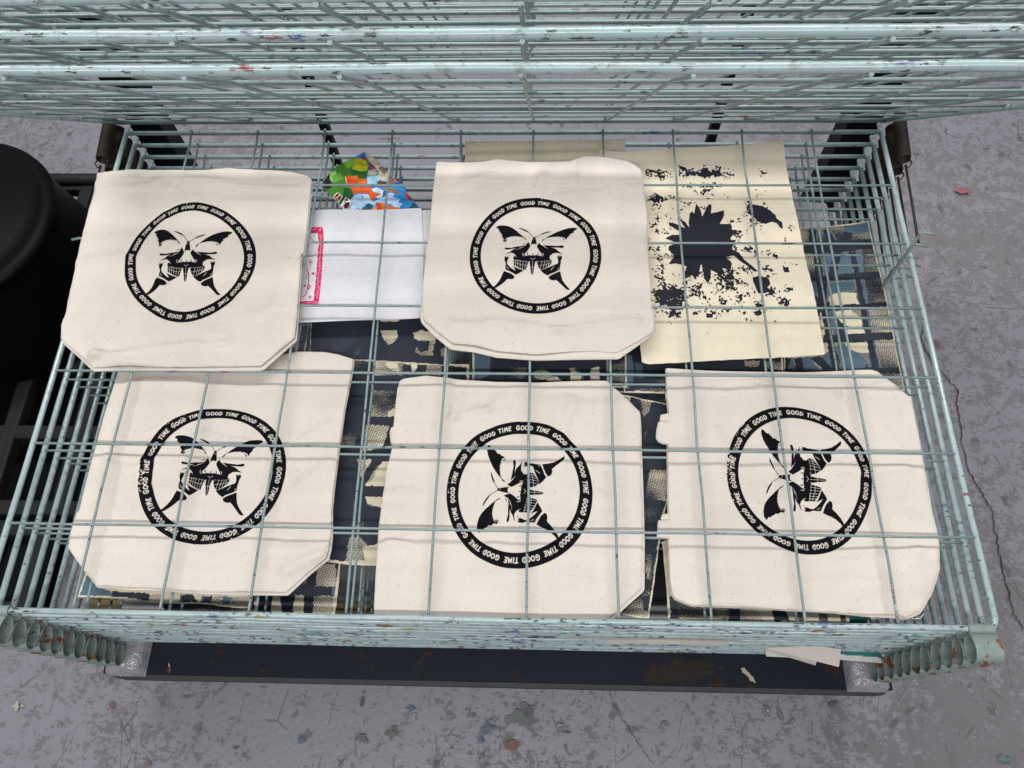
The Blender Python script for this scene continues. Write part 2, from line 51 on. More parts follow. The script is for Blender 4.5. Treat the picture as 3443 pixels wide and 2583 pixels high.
'specks':[[0.2722,0.7494,0.0233,0.014,0.6],[0.3583,0.7525,0.0392,0.014,0.55],[0.3187,0.7478,0.0221,0.0155,0.35],[0.3554,0.717,0.0436,0.0182,0.25],[0.2738,0.6927,0.0169,0.018,0.42],[0.2643,0.6511,0.0095,0.0262,0.45],[0.3991,0.6225,0.0141,0.0199,0.45],[0.4102,0.5941,0.0209,0.0062,0.5],[0.4373,0.5872,0.0231,0.0061,0.5],[0.2856,0.5035,0.0317,0.0302,0.86],[0.3017,0.5062,0.0136,0.0185,0.8],[0.358,0.7494,0.0135,0.014,0.85],[0.364,0.496,0.0079,0.0105,0.8],[0.3204,0.5143,0.025,0.0238,0.42],[0.3708,0.5199,0.0385,0.037,0.45],[0.4013,0.5525,0.0252,0.0163,0.42],[0.4431,0.5582,0.0137,0.0109,0.5],[0.4442,0.5097,0.0135,0.0158,0.45],[0.4625,0.494,0.0112,0.0131,0.5],[0.4216,0.4885,0.0134,0.013,0.5],[0.2881,0.472,0.0157,0.0091,0.5],[0.3534,0.4776,0.0581,0.0091,0.3],[0.4246,0.4755,0.0178,0.0065,0.4],[0.451,0.7509,0.0122,0.0186,0.35],[0.4729,0.5231,0.0135,0.016,0.25],[0.2718,0.5768,0.0186,0.0276,0.18],[0.3542,0.5911,0.1159,0.1214,0.1],[0.4258,0.675,0.0143,0.0148,0.5],[0.2671,0.5355,0.0138,0.0135,0.4]],
'plaid':[[1,[[0.5625,0.6306],[0.6135,0.6308],[0.6019,0.585],[0.555,0.5797]]],[1,[[0.6039,0.6912],[0.6507,0.6994],[0.6531,0.6754],[0.6191,0.6647],[0.6031,0.6726]]],[1,[[0.5442,0.6831],[0.5572,0.6831],[0.5537,0.6514],[0.5416,0.6487]]],[1,[[0.5698,0.6805],[0.5788,0.6832],[0.5878,0.6567],[0.5737,0.6488]]],[1,[[0.533,0.5721],[0.5456,0.5722],[0.5392,0.5426],[0.532,0.5499]]],[1,[[0.5598,0.5698],[0.6045,0.575],[0.6033,0.5552],[0.5648,0.5476],[0.553,0.5305]]],[1,[[0.605,0.6308],[0.6271,0.636],[0.6212,0.5751],[0.6199,0.5309],[0.6183,0.474],[0.6191,0.4102],[0.601,0.4078],[0.6072,0.5164]]],[1,[[0.5535,0.5137],[0.5597,0.5137],[0.5597,0.4735],[0.574,0.4877],[0.5807,0.4784],[0.5711,0.469],[0.5546,0.4665]]],[1,[[0.5267,0.4273],[0.5487,0.4412],[0.5495,0.4073],[0.5357,0.4072]]],[1,[[0.5568,0.455],[0.5709,0.4551],[0.5751,0.4437],[0.5936,0.4347],[0.6013,0.4212],[0.5934,0.41],[0.5575,0.4074]]],[1,[[0.4699,0.4044],[0.485,0.4293],[0.4858,0.4045]]],[1,[[0.4977,0.4271],[0.511,0.4295],[0.5235,0.4049],[0.4977,0.4046]]],[2,[[0.5579,0.5427],[0.5756,0.5501],[0.6025,0.5503],[0.6051,0.5284],[0.557,0.5233]]],[2,[[0.5597,0.5137],[0.5908,0.5163],[0.6028,0.5021],[0.6042,0.4739],[0.5735,0.4713],[0.5818,0.4854],[0.569,0.4947]]],[2,[[0.5709,0.4551],[0.6053,0.4565],[0.606,0.4371],[0.592,0.437],[0.5731,0.4436]]],[2,[[0.5388,0.5112],[0.547,0.5112],[0.5452,0.4711],[0.5347,0.4687]]],[2,[[0.5364,0.4525],[0.5466,0.4537],[0.5464,0.4389],[0.534,0.4365]]],[0,[[0.5302,0.6442],[0.5872,0.6528],[0.6477,0.659],[0.6482,0.64],[0.5836,0.6294],[0.5292,0.6287]]],[0,[[0.5333,0.5821],[0.6502,0.5922],[0.6492,0.5802],[0.534,0.5717]]],[0,[[0.5365,0.5236],[0.6092,0.5284],[0.6507,0.533],[0.6499,0.5239],[0.5372,0.5143]]],[0,[[0.5388,0.4687],[0.6518,0.4754],[0.6504,0.4622],[0.5368,0.4555]]],[0,[[0.4639,0.4043],[0.6509,0.4116],[0.6501,0.4011],[0.4654,0.3999]]],[0,[[0.605,0.6308],[0.6164,0.6329],[0.6149,0.575],[0.6154,0.5309],[0.6143,0.4739],[0.6168,0.4102],[0.6059,0.4078],[0.6059,0.4577],[0.6062,0.5164],[0.607,0.5651],[0.6063,0.623]]],[0,[[0.5444,0.6305],[0.5544,0.6306],[0.553,0.5305],[0.5512,0.4642],[0.5522,0.4051],[0.5433,0.405],[0.5424,0.4595],[0.5412,0.5064],[0.5414,0.5797]]],[0,[[0.5433,0.6764],[0.5543,0.6778],[0.5534,0.6488],[0.5412,0.6461]]],[0,[[0.5683,0.6778],[0.5747,0.6773],[0.587,0.6515],[0.5733,0.6462]]],[0,[[0.6033,0.6739],[0.6175,0.6713],[0.6116,0.6516],[0.591,0.6502],[0.5993,0.662]]],[0,[[0.5793,0.6294],[0.5923,0.6307],[0.5764,0.5823],[0.5617,0.5823]]],[0,[[0.5497,0.5648],[0.5598,0.5698],[0.5437,0.5305],[0.5347,0.5256]]],[0,[[0.5615,0.4923],[0.5668,0.4935],[0.574,0.4877],[0.5741,0.469],[0.559,0.4689]]],[0,[[0.4857,0.427],[0.4979,0.4282],[0.4977,0.4046],[0.4858,0.4045]]],[0,[[0.5109,0.4283],[0.5272,0.4307],[0.5436,0.4073],[0.5294,0.4049]]],[0,[[0.4676,0.4257],[0.4829,0.4281],[0.4698,0.4033],[0.4638,0.4032]]]],
'fish':[[[0.009,0.19,0.523],0,[[-0.3263,0.8087],[-0.1239,0.8083],[-0.1141,0.6636],[-0.3073,0.6633]]],[[0.041,0.19,0.017],0,[[-0.3069,0.7287],[-0.2924,0.7568],[-0.2601,0.7911],[-0.2271,0.7796],[-0.2258,0.7399],[-0.2443,0.7288],[-0.2454,0.6979],[-0.2671,0.6795]]],[[0.006,0.068,0.013],0,[[-0.265,0.7221],[-0.2502,0.7177],[-0.2445,0.6979],[-0.2547,0.6946],[-0.2675,0.6827],[-0.2632,0.7067]]],[[0.009,0.089,0.017],0,[[-0.2566,0.7591],[-0.2274,0.7557],[-0.2267,0.7399],[-0.241,0.7399],[-0.2557,0.7512]]],[[0.19,0.384,0.041],0,[[-0.2708,0.7728],[-0.2577,0.7854],[-0.2499,0.7808],[-0.2539,0.7682],[-0.2624,0.7625]]],[[0.437,0.437,0.009],0,[[-0.2521,0.7842],[-0.2412,0.7848],[-0.2315,0.7784],[-0.2263,0.767],[-0.2292,0.7557],[-0.2428,0.7568],[-0.2551,0.7625],[-0.2519,0.7739]]],[[0.311,0.523,0.157],0,[[-0.2928,0.7523],[-0.2835,0.758],[-0.2806,0.7489],[-0.2859,0.7332],[-0.2901,0.7377]]],[[0.006,0.004,0.009],0,[[-0.3048,0.726],[-0.294,0.7478],[-0.2897,0.7343],[-0.2854,0.7287],[-0.2852,0.7199],[-0.292,0.7165],[-0.3013,0.7199]]],[[0.114,0.311,0.041],0,[[-0.2882,0.7444],[-0.274,0.7534],[-0.267,0.7399],[-0.2837,0.7299]]],[[0.022,0.267,0.586],0,[[-0.2541,0.7865],[-0.2423,0.7946],[-0.2421,0.7842]]],[[0.359,0.013,0.013],0,[[-0.2421,0.7848],[-0.2403,0.7934],[-0.2308,0.7807],[-0.2374,0.783]]],[[0.586,0.494,0.384],0,[[-0.2373,0.7998],[-0.223,0.7934],[-0.2045,0.7704],[-0.1903,0.7534],[-0.1887,0.7354],[-0.1983,0.7332],[-0.2074,0.7444],[-0.2065,0.7534],[-0.2127,0.7625],[-0.2292,0.783]]],[[0.311,0.009,0.009],0,[[-0.2279,0.7784],[-0.215,0.767],[-0.2115,0.7591],[-0.2251,0.7693]]],[[0.19,0.009,0.006],0,[[-0.2257,0.7659],[-0.2172,0.7619],[-0.225,0.7591]]],[[0.523,0.384,0.19],0,[[-0.2258,0.7579],[-0.2134,0.7602],[-0.2089,0.7511],[-0.2174,0.7455],[-0.2257,0.7478]]],[[0.058,0.359,0.619],0,[[-0.2272,0.7545],[-0.2197,0.7511],[-0.2257,0.7478]]],[[0.311,0.586,0.759],0,[[-0.227,0.7433],[-0.2077,0.7478],[-0.2032,0.7377],[-0.2086,0.7288],[-0.2236,0.7276]]],[[0.267,0.157,0.078],0,[[-0.2092,0.7636],[-0.2006,0.7681],[-0.1912,0.7534],[-0.1971,0.7489]]],[[0.101,0.034,0.017],0,[[-0.2091,0.7343],[-0.193,0.7343],[-0.1905,0.7265],[-0.2039,0.7265]]],[[0.227,0.157,0.089],0,[[-0.199,0.7221],[-0.183,0.7221],[-0.1643,0.7111],[-0.1675,0.7067],[-0.1892,0.7122]]],[[0.19,0.114,0.058],0,[[-0.1868,0.7444],[-0.1775,0.7399],[-0.1763,0.7265],[-0.1851,0.7254]]],[[0.723,0.128,0.058],0,[[-0.1799,0.7377],[-0.1754,0.7371],[-0.1741,0.7327],[-0.1787,0.7332]]],[[0.004,0.078,0.41],0,[[-0.1778,0.7332],[-0.1696,0.7321],[-0.1635,0.7221],[-0.1725,0.7243]]],[[0.687,0.142,0.006],0,[[-0.2648,0.7444],[-0.2608,0.7483],[-0.2549,0.7444],[-0.2445,0.7478],[-0.2401,0.7399],[-0.2274,0.7388],[-0.2224,0.7332],[-0.2281,0.7276],[-0.2584,0.7271],[-0.2629,0.7354]]],[[0.652,0.068,0.006],0,[[-0.2637,0.7422],[-0.2596,0.7455],[-0.2423,0.7354],[-0.2407,0.7288],[-0.2584,0.7276]]],[[0.619,0.089,0.006],0,[[-0.2556,0.7226],[-0.2169,0.7227],[-0.2148,0.7111],[-0.1977,0.7083],[-0.2076,0.7001],[-0.2101,0.6903],[-0.2161,0.6969],[-0.2206,0.7067],[-0.235,0.7089],[-0.2461,0.705],[-0.25,0.7155]]],[[0.586,0.687,0.836],0,[[-0.2155,0.7177],[-0.2078,0.721],[-0.1948,0.7144],[-0.1944,0.7012],[-0.2027,0.6958],[-0.2076,0.7001],[-0.1977,0.7078],[-0.2113,0.7111]]],[[0.41,0.586,0.797],0,[[-0.2419,0.7067],[-0.2206,0.7067],[-0.216,0.6958],[-0.2101,0.6903],[-0.1934,0.7001],[-0.1854,0.7089],[-0.1757,0.7089],[-0.1767,0.7002],[-0.164,0.6958],[-0.1678,0.6893],[-0.1596,0.6861],[-0.165,0.6764],[-0.187,0.6871],[-0.2048,0.6893],[-0.2067,0.6817],[-0.2177,0.6871],[-0.2266,0.6795],[-0.2311,0.672],[-0.2512,0.6709],[-0.2457,0.6849],[-0.2495,0.6957]]],[[0.009,0.101,0.311],0,[[-0.234,0.7078],[-0.2279,0.7001],[-0.2267,0.6968],[-0.2307,0.7012]]],[[0.009,0.101,0.311],0,[[-0.196,0.6991],[-0.1948,0.7144],[-0.1875,0.7122],[-0.1885,0.7045]]],[[0.004,0.078,0.078],0,[[-0.2225,0.6817],[-0.2186,0.6871],[-0.211,0.6817],[-0.2112,0.6742],[-0.2193,0.6763]]],[[0.101,0.128,0.028],0,[[-0.2302,0.672],[-0.2258,0.6795],[-0.2137,0.6731],[-0.2153,0.6715]]],[[0.687,0.157,0.009],0,[[-0.2052,0.6849],[-0.203,0.6893],[-0.187,0.6871],[-0.1801,0.6796],[-0.167,0.6796],[-0.1649,0.6753],[-0.1769,0.6726],[-0.2031,0.6718]]],[[0.619,0.041,0.009],0,[[-0.2052,0.6849],[-0.1993,0.6871],[-0.1942,0.6796],[-0.1953,0.6726],[-0.2023,0.6726]]],[[0.586,0.359,0.009],0,[[-0.2119,0.6725],[-0.2082,0.6795],[-0.2037,0.6785],[-0.2022,0.6718]]],[[0.384,0.041,0.013],0,[[-0.1564,0.7111],[-0.1479,0.7046],[-0.1408,0.6926],[-0.145,0.6899],[-0.1525,0.6958],[-0.1567,0.7045]]],[[0.041,0.006,0.006],0,[[-0.1531,0.7035],[-0.1476,0.7002],[-0.1427,0.6937],[-0.1472,0.6958]]],[[0.002,0.058,0.089],0,[[-0.1468,0.6796],[-0.1407,0.6904],[-0.1282,0.6754],[-0.1474,0.6753]]],[[0.797,0.759,0.687],0,[[-0.2814,0.6995],[-0.2744,0.711],[-0.2643,0.7012],[-0.2714,0.6859]]],[[0.247,0.009,0.008],0,[[-0.2792,0.6995],[-0.2737,0.7094],[-0.2657,0.7012],[-0.2717,0.6881]]],[[0.836,0.797,0.759],0,[[-0.2665,0.6816],[-0.2588,0.6995],[-0.2503,0.6946],[-0.2467,0.686],[-0.2512,0.6714],[-0.2591,0.6714]]],[[0.068,0.004,0.009],0,[[-0.2636,0.6795],[-0.2578,0.6979],[-0.2487,0.6881],[-0.2477,0.6795],[-0.2522,0.6725],[-0.2593,0.6725]]],[[0.836,0.797,0.759],0,[[-0.2623,0.6838],[-0.2579,0.6914],[-0.2509,0.6919],[-0.2483,0.6849],[-0.2517,0.6752],[-0.2584,0.6725],[-0.261,0.6762]]],[[0.068,0.004,0.009],0,[[-0.2609,0.6827],[-0.2572,0.6892],[-0.2515,0.6898],[-0.2497,0.6849],[-0.2522,0.6762],[-0.2577,0.6741],[-0.2598,0.6773]]],[[0.009,0.017,0.157],0,[[-0.24,0.6725],[-0.2361,0.6779],[-0.2314,0.6741],[-0.232,0.6718]]],[[0.797,0.797,0.836],0,[[-0.2382,0.6725],[-0.2359,0.6757],[-0.234,0.6747],[-0.2342,0.672]]],[[0.836,0.759,0.687],0.0006,[[-0.2776,0.6973],[-0.2738,0.6984],[-0.2722,0.693]]],[[0.836,0.759,0.687],0.0006,[[-0.2738,0.6984],[-0.2693,0.7045]]],[[0.041,0.002,0.002],0.00077,[[-0.2586,0.7371],[-0.2577,0.7366]]],[[0.041,0.002,0.002],0.00077,[[-0.1989,0.6785],[-0.1982,0.6779]]],[[0.004,0.041,0.006],0.00034,[[-0.2845,0.7287],[-0.2777,0.7321],[-0.2706,0.736]]],[[0.836,0.759,0.687],0.00034,[[-0.2648,0.7444],[-0.2598,0.7276]]]],
'pink':[[[0.619,0.013,0.114],0.0,[[-0.3373,0.6339],[-0.2906,0.6346],[-0.2885,0.6323],[-0.2854,0.6165],[-0.2836,0.5992],[-0.2796,0.5483],[-0.2776,0.5099],[-0.2772,0.4837],[-0.3066,0.4827],[-0.3177,0.4827]]],[[0.737,0.737,0.782],0.0,[[-0.3374,0.6208],[-0.2962,0.6217],[-0.2946,0.613],[-0.2915,0.6003],[-0.291,0.5866],[-0.2896,0.5594],[-0.2879,0.5317],[-0.2863,0.4911],[-0.3187,0.4898]]],[[0.836,0.465,0.619],0.00038,[[-0.3182,0.6263],[-0.3146,0.6281],[-0.3106,0.631],[-0.3064,0.6287],[-0.3025,0.6291],[-0.2995,0.6319]]],[[0.836,0.465,0.619],0.00043,[[-0.2956,0.6267],[-0.2925,0.627],[-0.2938,0.6311],[-0.2902,0.6305]]],[[0.836,0.465,0.619],0.00043,[[-0.2915,0.6206],[-0.2917,0.6165],[-0.2886,0.6113],[-0.2904,0.6066],[-0.2898,0.602],[-0.2866,0.5957],[-0.2878,0.5911],[-0.2859,0.5866],[-0.2879,0.5832],[-0.2863,0.5763],[-0.2874,0.5707],[-0.2847,0.5639],[-0.2863,0.5595],[-0.2832,0.5505],[-0.2859,0.5439],[-0.2842,0.5383],[-0.2859,0.5323],[-0.2835,0.5301],[-0.2844,0.523],[-0.2798,0.5143],[-0.2823,0.5067],[-0.2805,0.5034],[-0.282,0.497],[-0.2806,0.4957]]],[[0.836,0.465,0.619],0.00038,[[-0.3057,0.4864],[-0.2986,0.4857],[-0.2942,0.4871],[-0.2897,0.4884]]],[[0.836,0.465,0.619],0.00043,[[-0.2843,0.4895],[-0.281,0.489],[-0.2821,0.4868],[-0.2787,0.4861]]],[[0.619,0.013,0.114],0.00043,[[-0.3183,0.6164],[-0.3113,0.6147],[-0.3039,0.6101],[-0.2968,0.6037],[-0.2926,0.5957],[-0.2917,0.5866],[-0.2951,0.5797],[-0.3003,0.5757],[-0.307,0.5757]]],[[0.619,0.013,0.114],0.00053,[[-0.3168,0.5842],[-0.3109,0.5757],[-0.316,0.5751]]],[[0.619,0.013,0.114],0.00048,[[-0.3013,0.5689],[-0.2997,0.56]]],[[0.619,0.013,0.114],0.00048,[[-0.3038,0.5661],[-0.2968,0.5633]]],[[0.619,0.013,0.114],0.00048,[[-0.3028,0.5622],[-0.2977,0.5667]]],[[0.619,0.013,0.114],0.0,[[-0.296,0.5444],[-0.2925,0.5452],[-0.2904,0.5422],[-0.2932,0.5396],[-0.2956,0.5411]]],[[0.619,0.013,0.114],0.00076,[[-0.3057,0.5516],[-0.301,0.5416],[-0.2992,0.5284],[-0.2994,0.5153],[-0.2996,0.5033],[-0.3042,0.499],[-0.31,0.4974]]],[[0.619,0.013,0.114],0.00048,[[-0.3,0.5339],[-0.3052,0.5344],[-0.3031,0.5427]]],[[0.619,0.013,0.114],0.00053,[[-0.3156,0.5582],[-0.3107,0.5571],[-0.3115,0.5526],[-0.3152,0.5549]]],[[0.619,0.013,0.114],0.00053,[[-0.3157,0.5482],[-0.3093,0.5504],[-0.3105,0.5449],[-0.3147,0.5448]]],[[0.619,0.013,0.114],0.00053,[[-0.3155,0.5404],[-0.31,0.5415],[-0.3111,0.536],[-0.3143,0.5316],[-0.3099,0.5305]]],[[0.619,0.013,0.114],0.0,[[-0.3064,0.5218],[-0.3031,0.5223],[-0.3023,0.518],[-0.3056,0.5176]]],[[0.619,0.013,0.114],0.0,[[-0.2998,0.5218],[-0.297,0.522],[-0.2941,0.518],[-0.2958,0.5131],[-0.2991,0.5136]]],[[0.836,0.465,0.619],0.0,[[-0.2985,0.5196],[-0.2972,0.5202],[-0.296,0.518],[-0.297,0.5153],[-0.2983,0.5163]]],[[0.619,0.013,0.114],0.00053,[[-0.2937,0.5012],[-0.2922,0.4942]]],[[0.619,0.013,0.114],0.00053,[[-0.2958,0.4991],[-0.2904,0.4975]]],[[0.619,0.013,0.114],0.00053,[[-0.2948,0.4953],[-0.2913,0.5002]]],[[0.101,0.101,0.128],0.0,[[-0.3028,0.6176],[-0.3014,0.6176],[-0.3012,0.616],[-0.3026,0.616]]],[[0.101,0.101,0.128],0.0,[[-0.2932,0.5516],[-0.2919,0.5516],[-0.2917,0.5501],[-0.293,0.5501]]],[[0.101,0.101,0.128],0.0,[[-0.2942,0.5308],[-0.2929,0.5308],[-0.2927,0.5293],[-0.294,0.5293]]],[[0.836,0.465,0.619],0.0,[[-0.2843,0.5837],[-0.283,0.5837],[-0.2828,0.5821],[-0.2841,0.5821]]],[[0.836,0.465,0.619],0.0,[[-0.2839,0.5726],[-0.2825,0.5726],[-0.2823,0.5711],[-0.2837,0.571]]],[[0.836,0.465,0.619],0.0,[[-0.284,0.5585],[-0.2826,0.5585],[-0.2824,0.5569],[-0.2838,0.5569]]],[[0.836,0.465,0.619],0.0,[[-0.2888,0.5642],[-0.2875,0.5642],[-0.2873,0.5626],[-0.2886,0.5626]]],[[0.836,0.465,0.619],0.0,[[-0.2877,0.551],[-0.2863,0.551],[-0.2861,0.5494],[-0.2875,0.5494]]],[[0.836,0.465,0.619],0.0,[[-0.283,0.5442],[-0.2817,0.5442],[-0.2815,0.5427],[-0.2828,0.5427]]],[[0.836,0.465,0.619],0.0,[[-0.2826,0.5349],[-0.2813,0.5349],[-0.2811,0.5334],[-0.2824,0.5334]]],[[0.836,0.465,0.619],0.0,[[-0.2815,0.5265],[-0.2802,0.5265],[-0.28,0.525],[-0.2813,0.5249]]],[[0.836,0.465,0.619],0.0,[[-0.2849,0.5161],[-0.2836,0.5161],[-0.2834,0.5146],[-0.2847,0.5146]]],[[0.836,0.465,0.619],0.0,[[-0.2848,0.5026],[-0.2835,0.5026],[-0.2833,0.5011],[-0.2846,0.5011]]],[[0.836,0.465,0.619],0.0,[[-0.2802,0.5074],[-0.2789,0.5075],[-0.2787,0.5059],[-0.28,0.5059]]],[[0.836,0.465,0.619],0.0,[[-0.2865,0.487],[-0.2852,0.487],[-0.285,0.4855],[-0.2863,0.4855]]],[[0.836,0.465,0.619],0.0,[[-0.2959,0.4893],[-0.2946,0.4893],[-0.2944,0.4878],[-0.2957,0.4878]]],[[0.836,0.465,0.619],0.0,[[-0.2895,0.6171],[-0.2882,0.6171],[-0.2879,0.6155],[-0.2893,0.6155]]]],
'wx':[[-0.5391,-0.5388],[-0.4219,-0.4202],[-0.3033,-0.3015],[-0.1733,-0.1839],[-0.0663,-0.0645],[0.0616,0.0639],[0.1808,0.1834],[0.2995,0.3023],[0.4196,0.4197],[0.5373,0.5395]],
'crack':[[0.935,0.7265],[0.9237,0.695],[0.9259,0.664],[0.9349,0.626],[0.9476,0.6074],[0.9644,0.5779],[0.9743,0.5634],[0.9656,0.5307],[0.9627,0.4951],[0.9583,0.4463],[0.9543,0.3854],[0.9655,0.3526],[0.9765,0.3203],[0.9832,0.2968],[0.9798,0.2684],[0.9777,0.2221],[0.9766,0.1681],[0.9754,0.1272],[0.9784,0.093],[0.9889,0.0651]],
'crack2':[[0.2031,-0.0375],[0.2163,-0.0717],[0.2426,-0.1177],[0.2687,-0.1525],[0.2892,-0.178]],
'spots':[[-0.1527,-0.0912,0.008,0.0058,[0.017,0.114,0.19]],[-0.1487,-0.1055,0.0071,0.0073,[0.311,0.311,0.334]],[0.0321,-0.1477,0.0117,0.0095,[0.19,0.017,0.025]],[-0.024,-0.1375,0.0062,0.0076,[0.013,0.068,0.19]],[0.0495,-0.1039,0.0211,0.0206,[0.101,0.114,0.122]],[0.062,-0.0932,0.0113,0.0117,[0.041,0.051,0.048]],[-0.0121,-0.1181,0.0197,0.009,[0.068,0.089,0.114]],[-0.1869,-0.1308,0.0107,0.0097,[0.089,0.089,0.089]],[-0.2375,-0.1421,0.0107,0.0096,[0.089,0.089,0.096]],[-0.2444,-0.0759,0.0029,0.0158,[0.022,0.022,0.034]],[-0.0022,-0.1204,0.007,0.0046,[0.017,0.068,0.157]],[0.6119,-0.07,0.007,0.0052,[0.078,0.066,0.068]],[0.4946,-0.081,0.0022,0.0026,[0.759,0.759,0.759]],[-0.8861,-0.1039,0.0088,0.0066,[0.554,0.494,0.41]],[-0.7087,-0.0975,0.0052,0.0058,[0.173,0.041,0.058]],[-0.3476,-0.1471,0.0079,0.0063,[0.058,0.089,0.157]],[-0.6253,-0.1949,0.0085,0.0069,[0.19,0.089,0.089]],[1.1009,1.0946,0.0155,0.0112,[0.311,0.058,0.089]],[0.1184,-0.1127,0.0045,0.0031,[0.359,0.384,0.399]],[0.1323,-0.1252,0.0056,0.002,[0.041,0.049,0.128]],[0.3099,-0.1073,0.007,0.0038,[0.142,0.142,0.128]],[-0.4657,-0.1637,0.0042,0.0025,[0.041,0.041,0.045]],[0.8994,-0.1508,0.0107,0.0061,[0.078,0.157,0.157]],[0.6186,-0.066,0.0039,0.0026,[0.078,0.068,0.058]]],
'handles':{"D1":[[-0.1364,0.2778],[-0.1425,0.2765],[-0.1445,0.2679],[-0.1418,0.2533],[-0.1386,0.2425],[-0.1332,0.2414]],"E1":[[0.2671,0.3031],[0.2551,0.3002],[0.2538,0.2903]],"E1b":[[0.2663,0.2905],[0.2512,0.2889],[0.2474,0.2745],[0.2463,0.263],[0.2493,0.2567],[0.2555,0.2536],[0.2639,0.2527]],"E2":[[0.2575,0.1515],[0.2489,0.1503],[0.246,0.1419]],"E2b":[[0.2573,0.1421],[0.2427,0.1412],[0.2408,0.1304],[0.2392,0.116],[0.2556,0.1155]]},
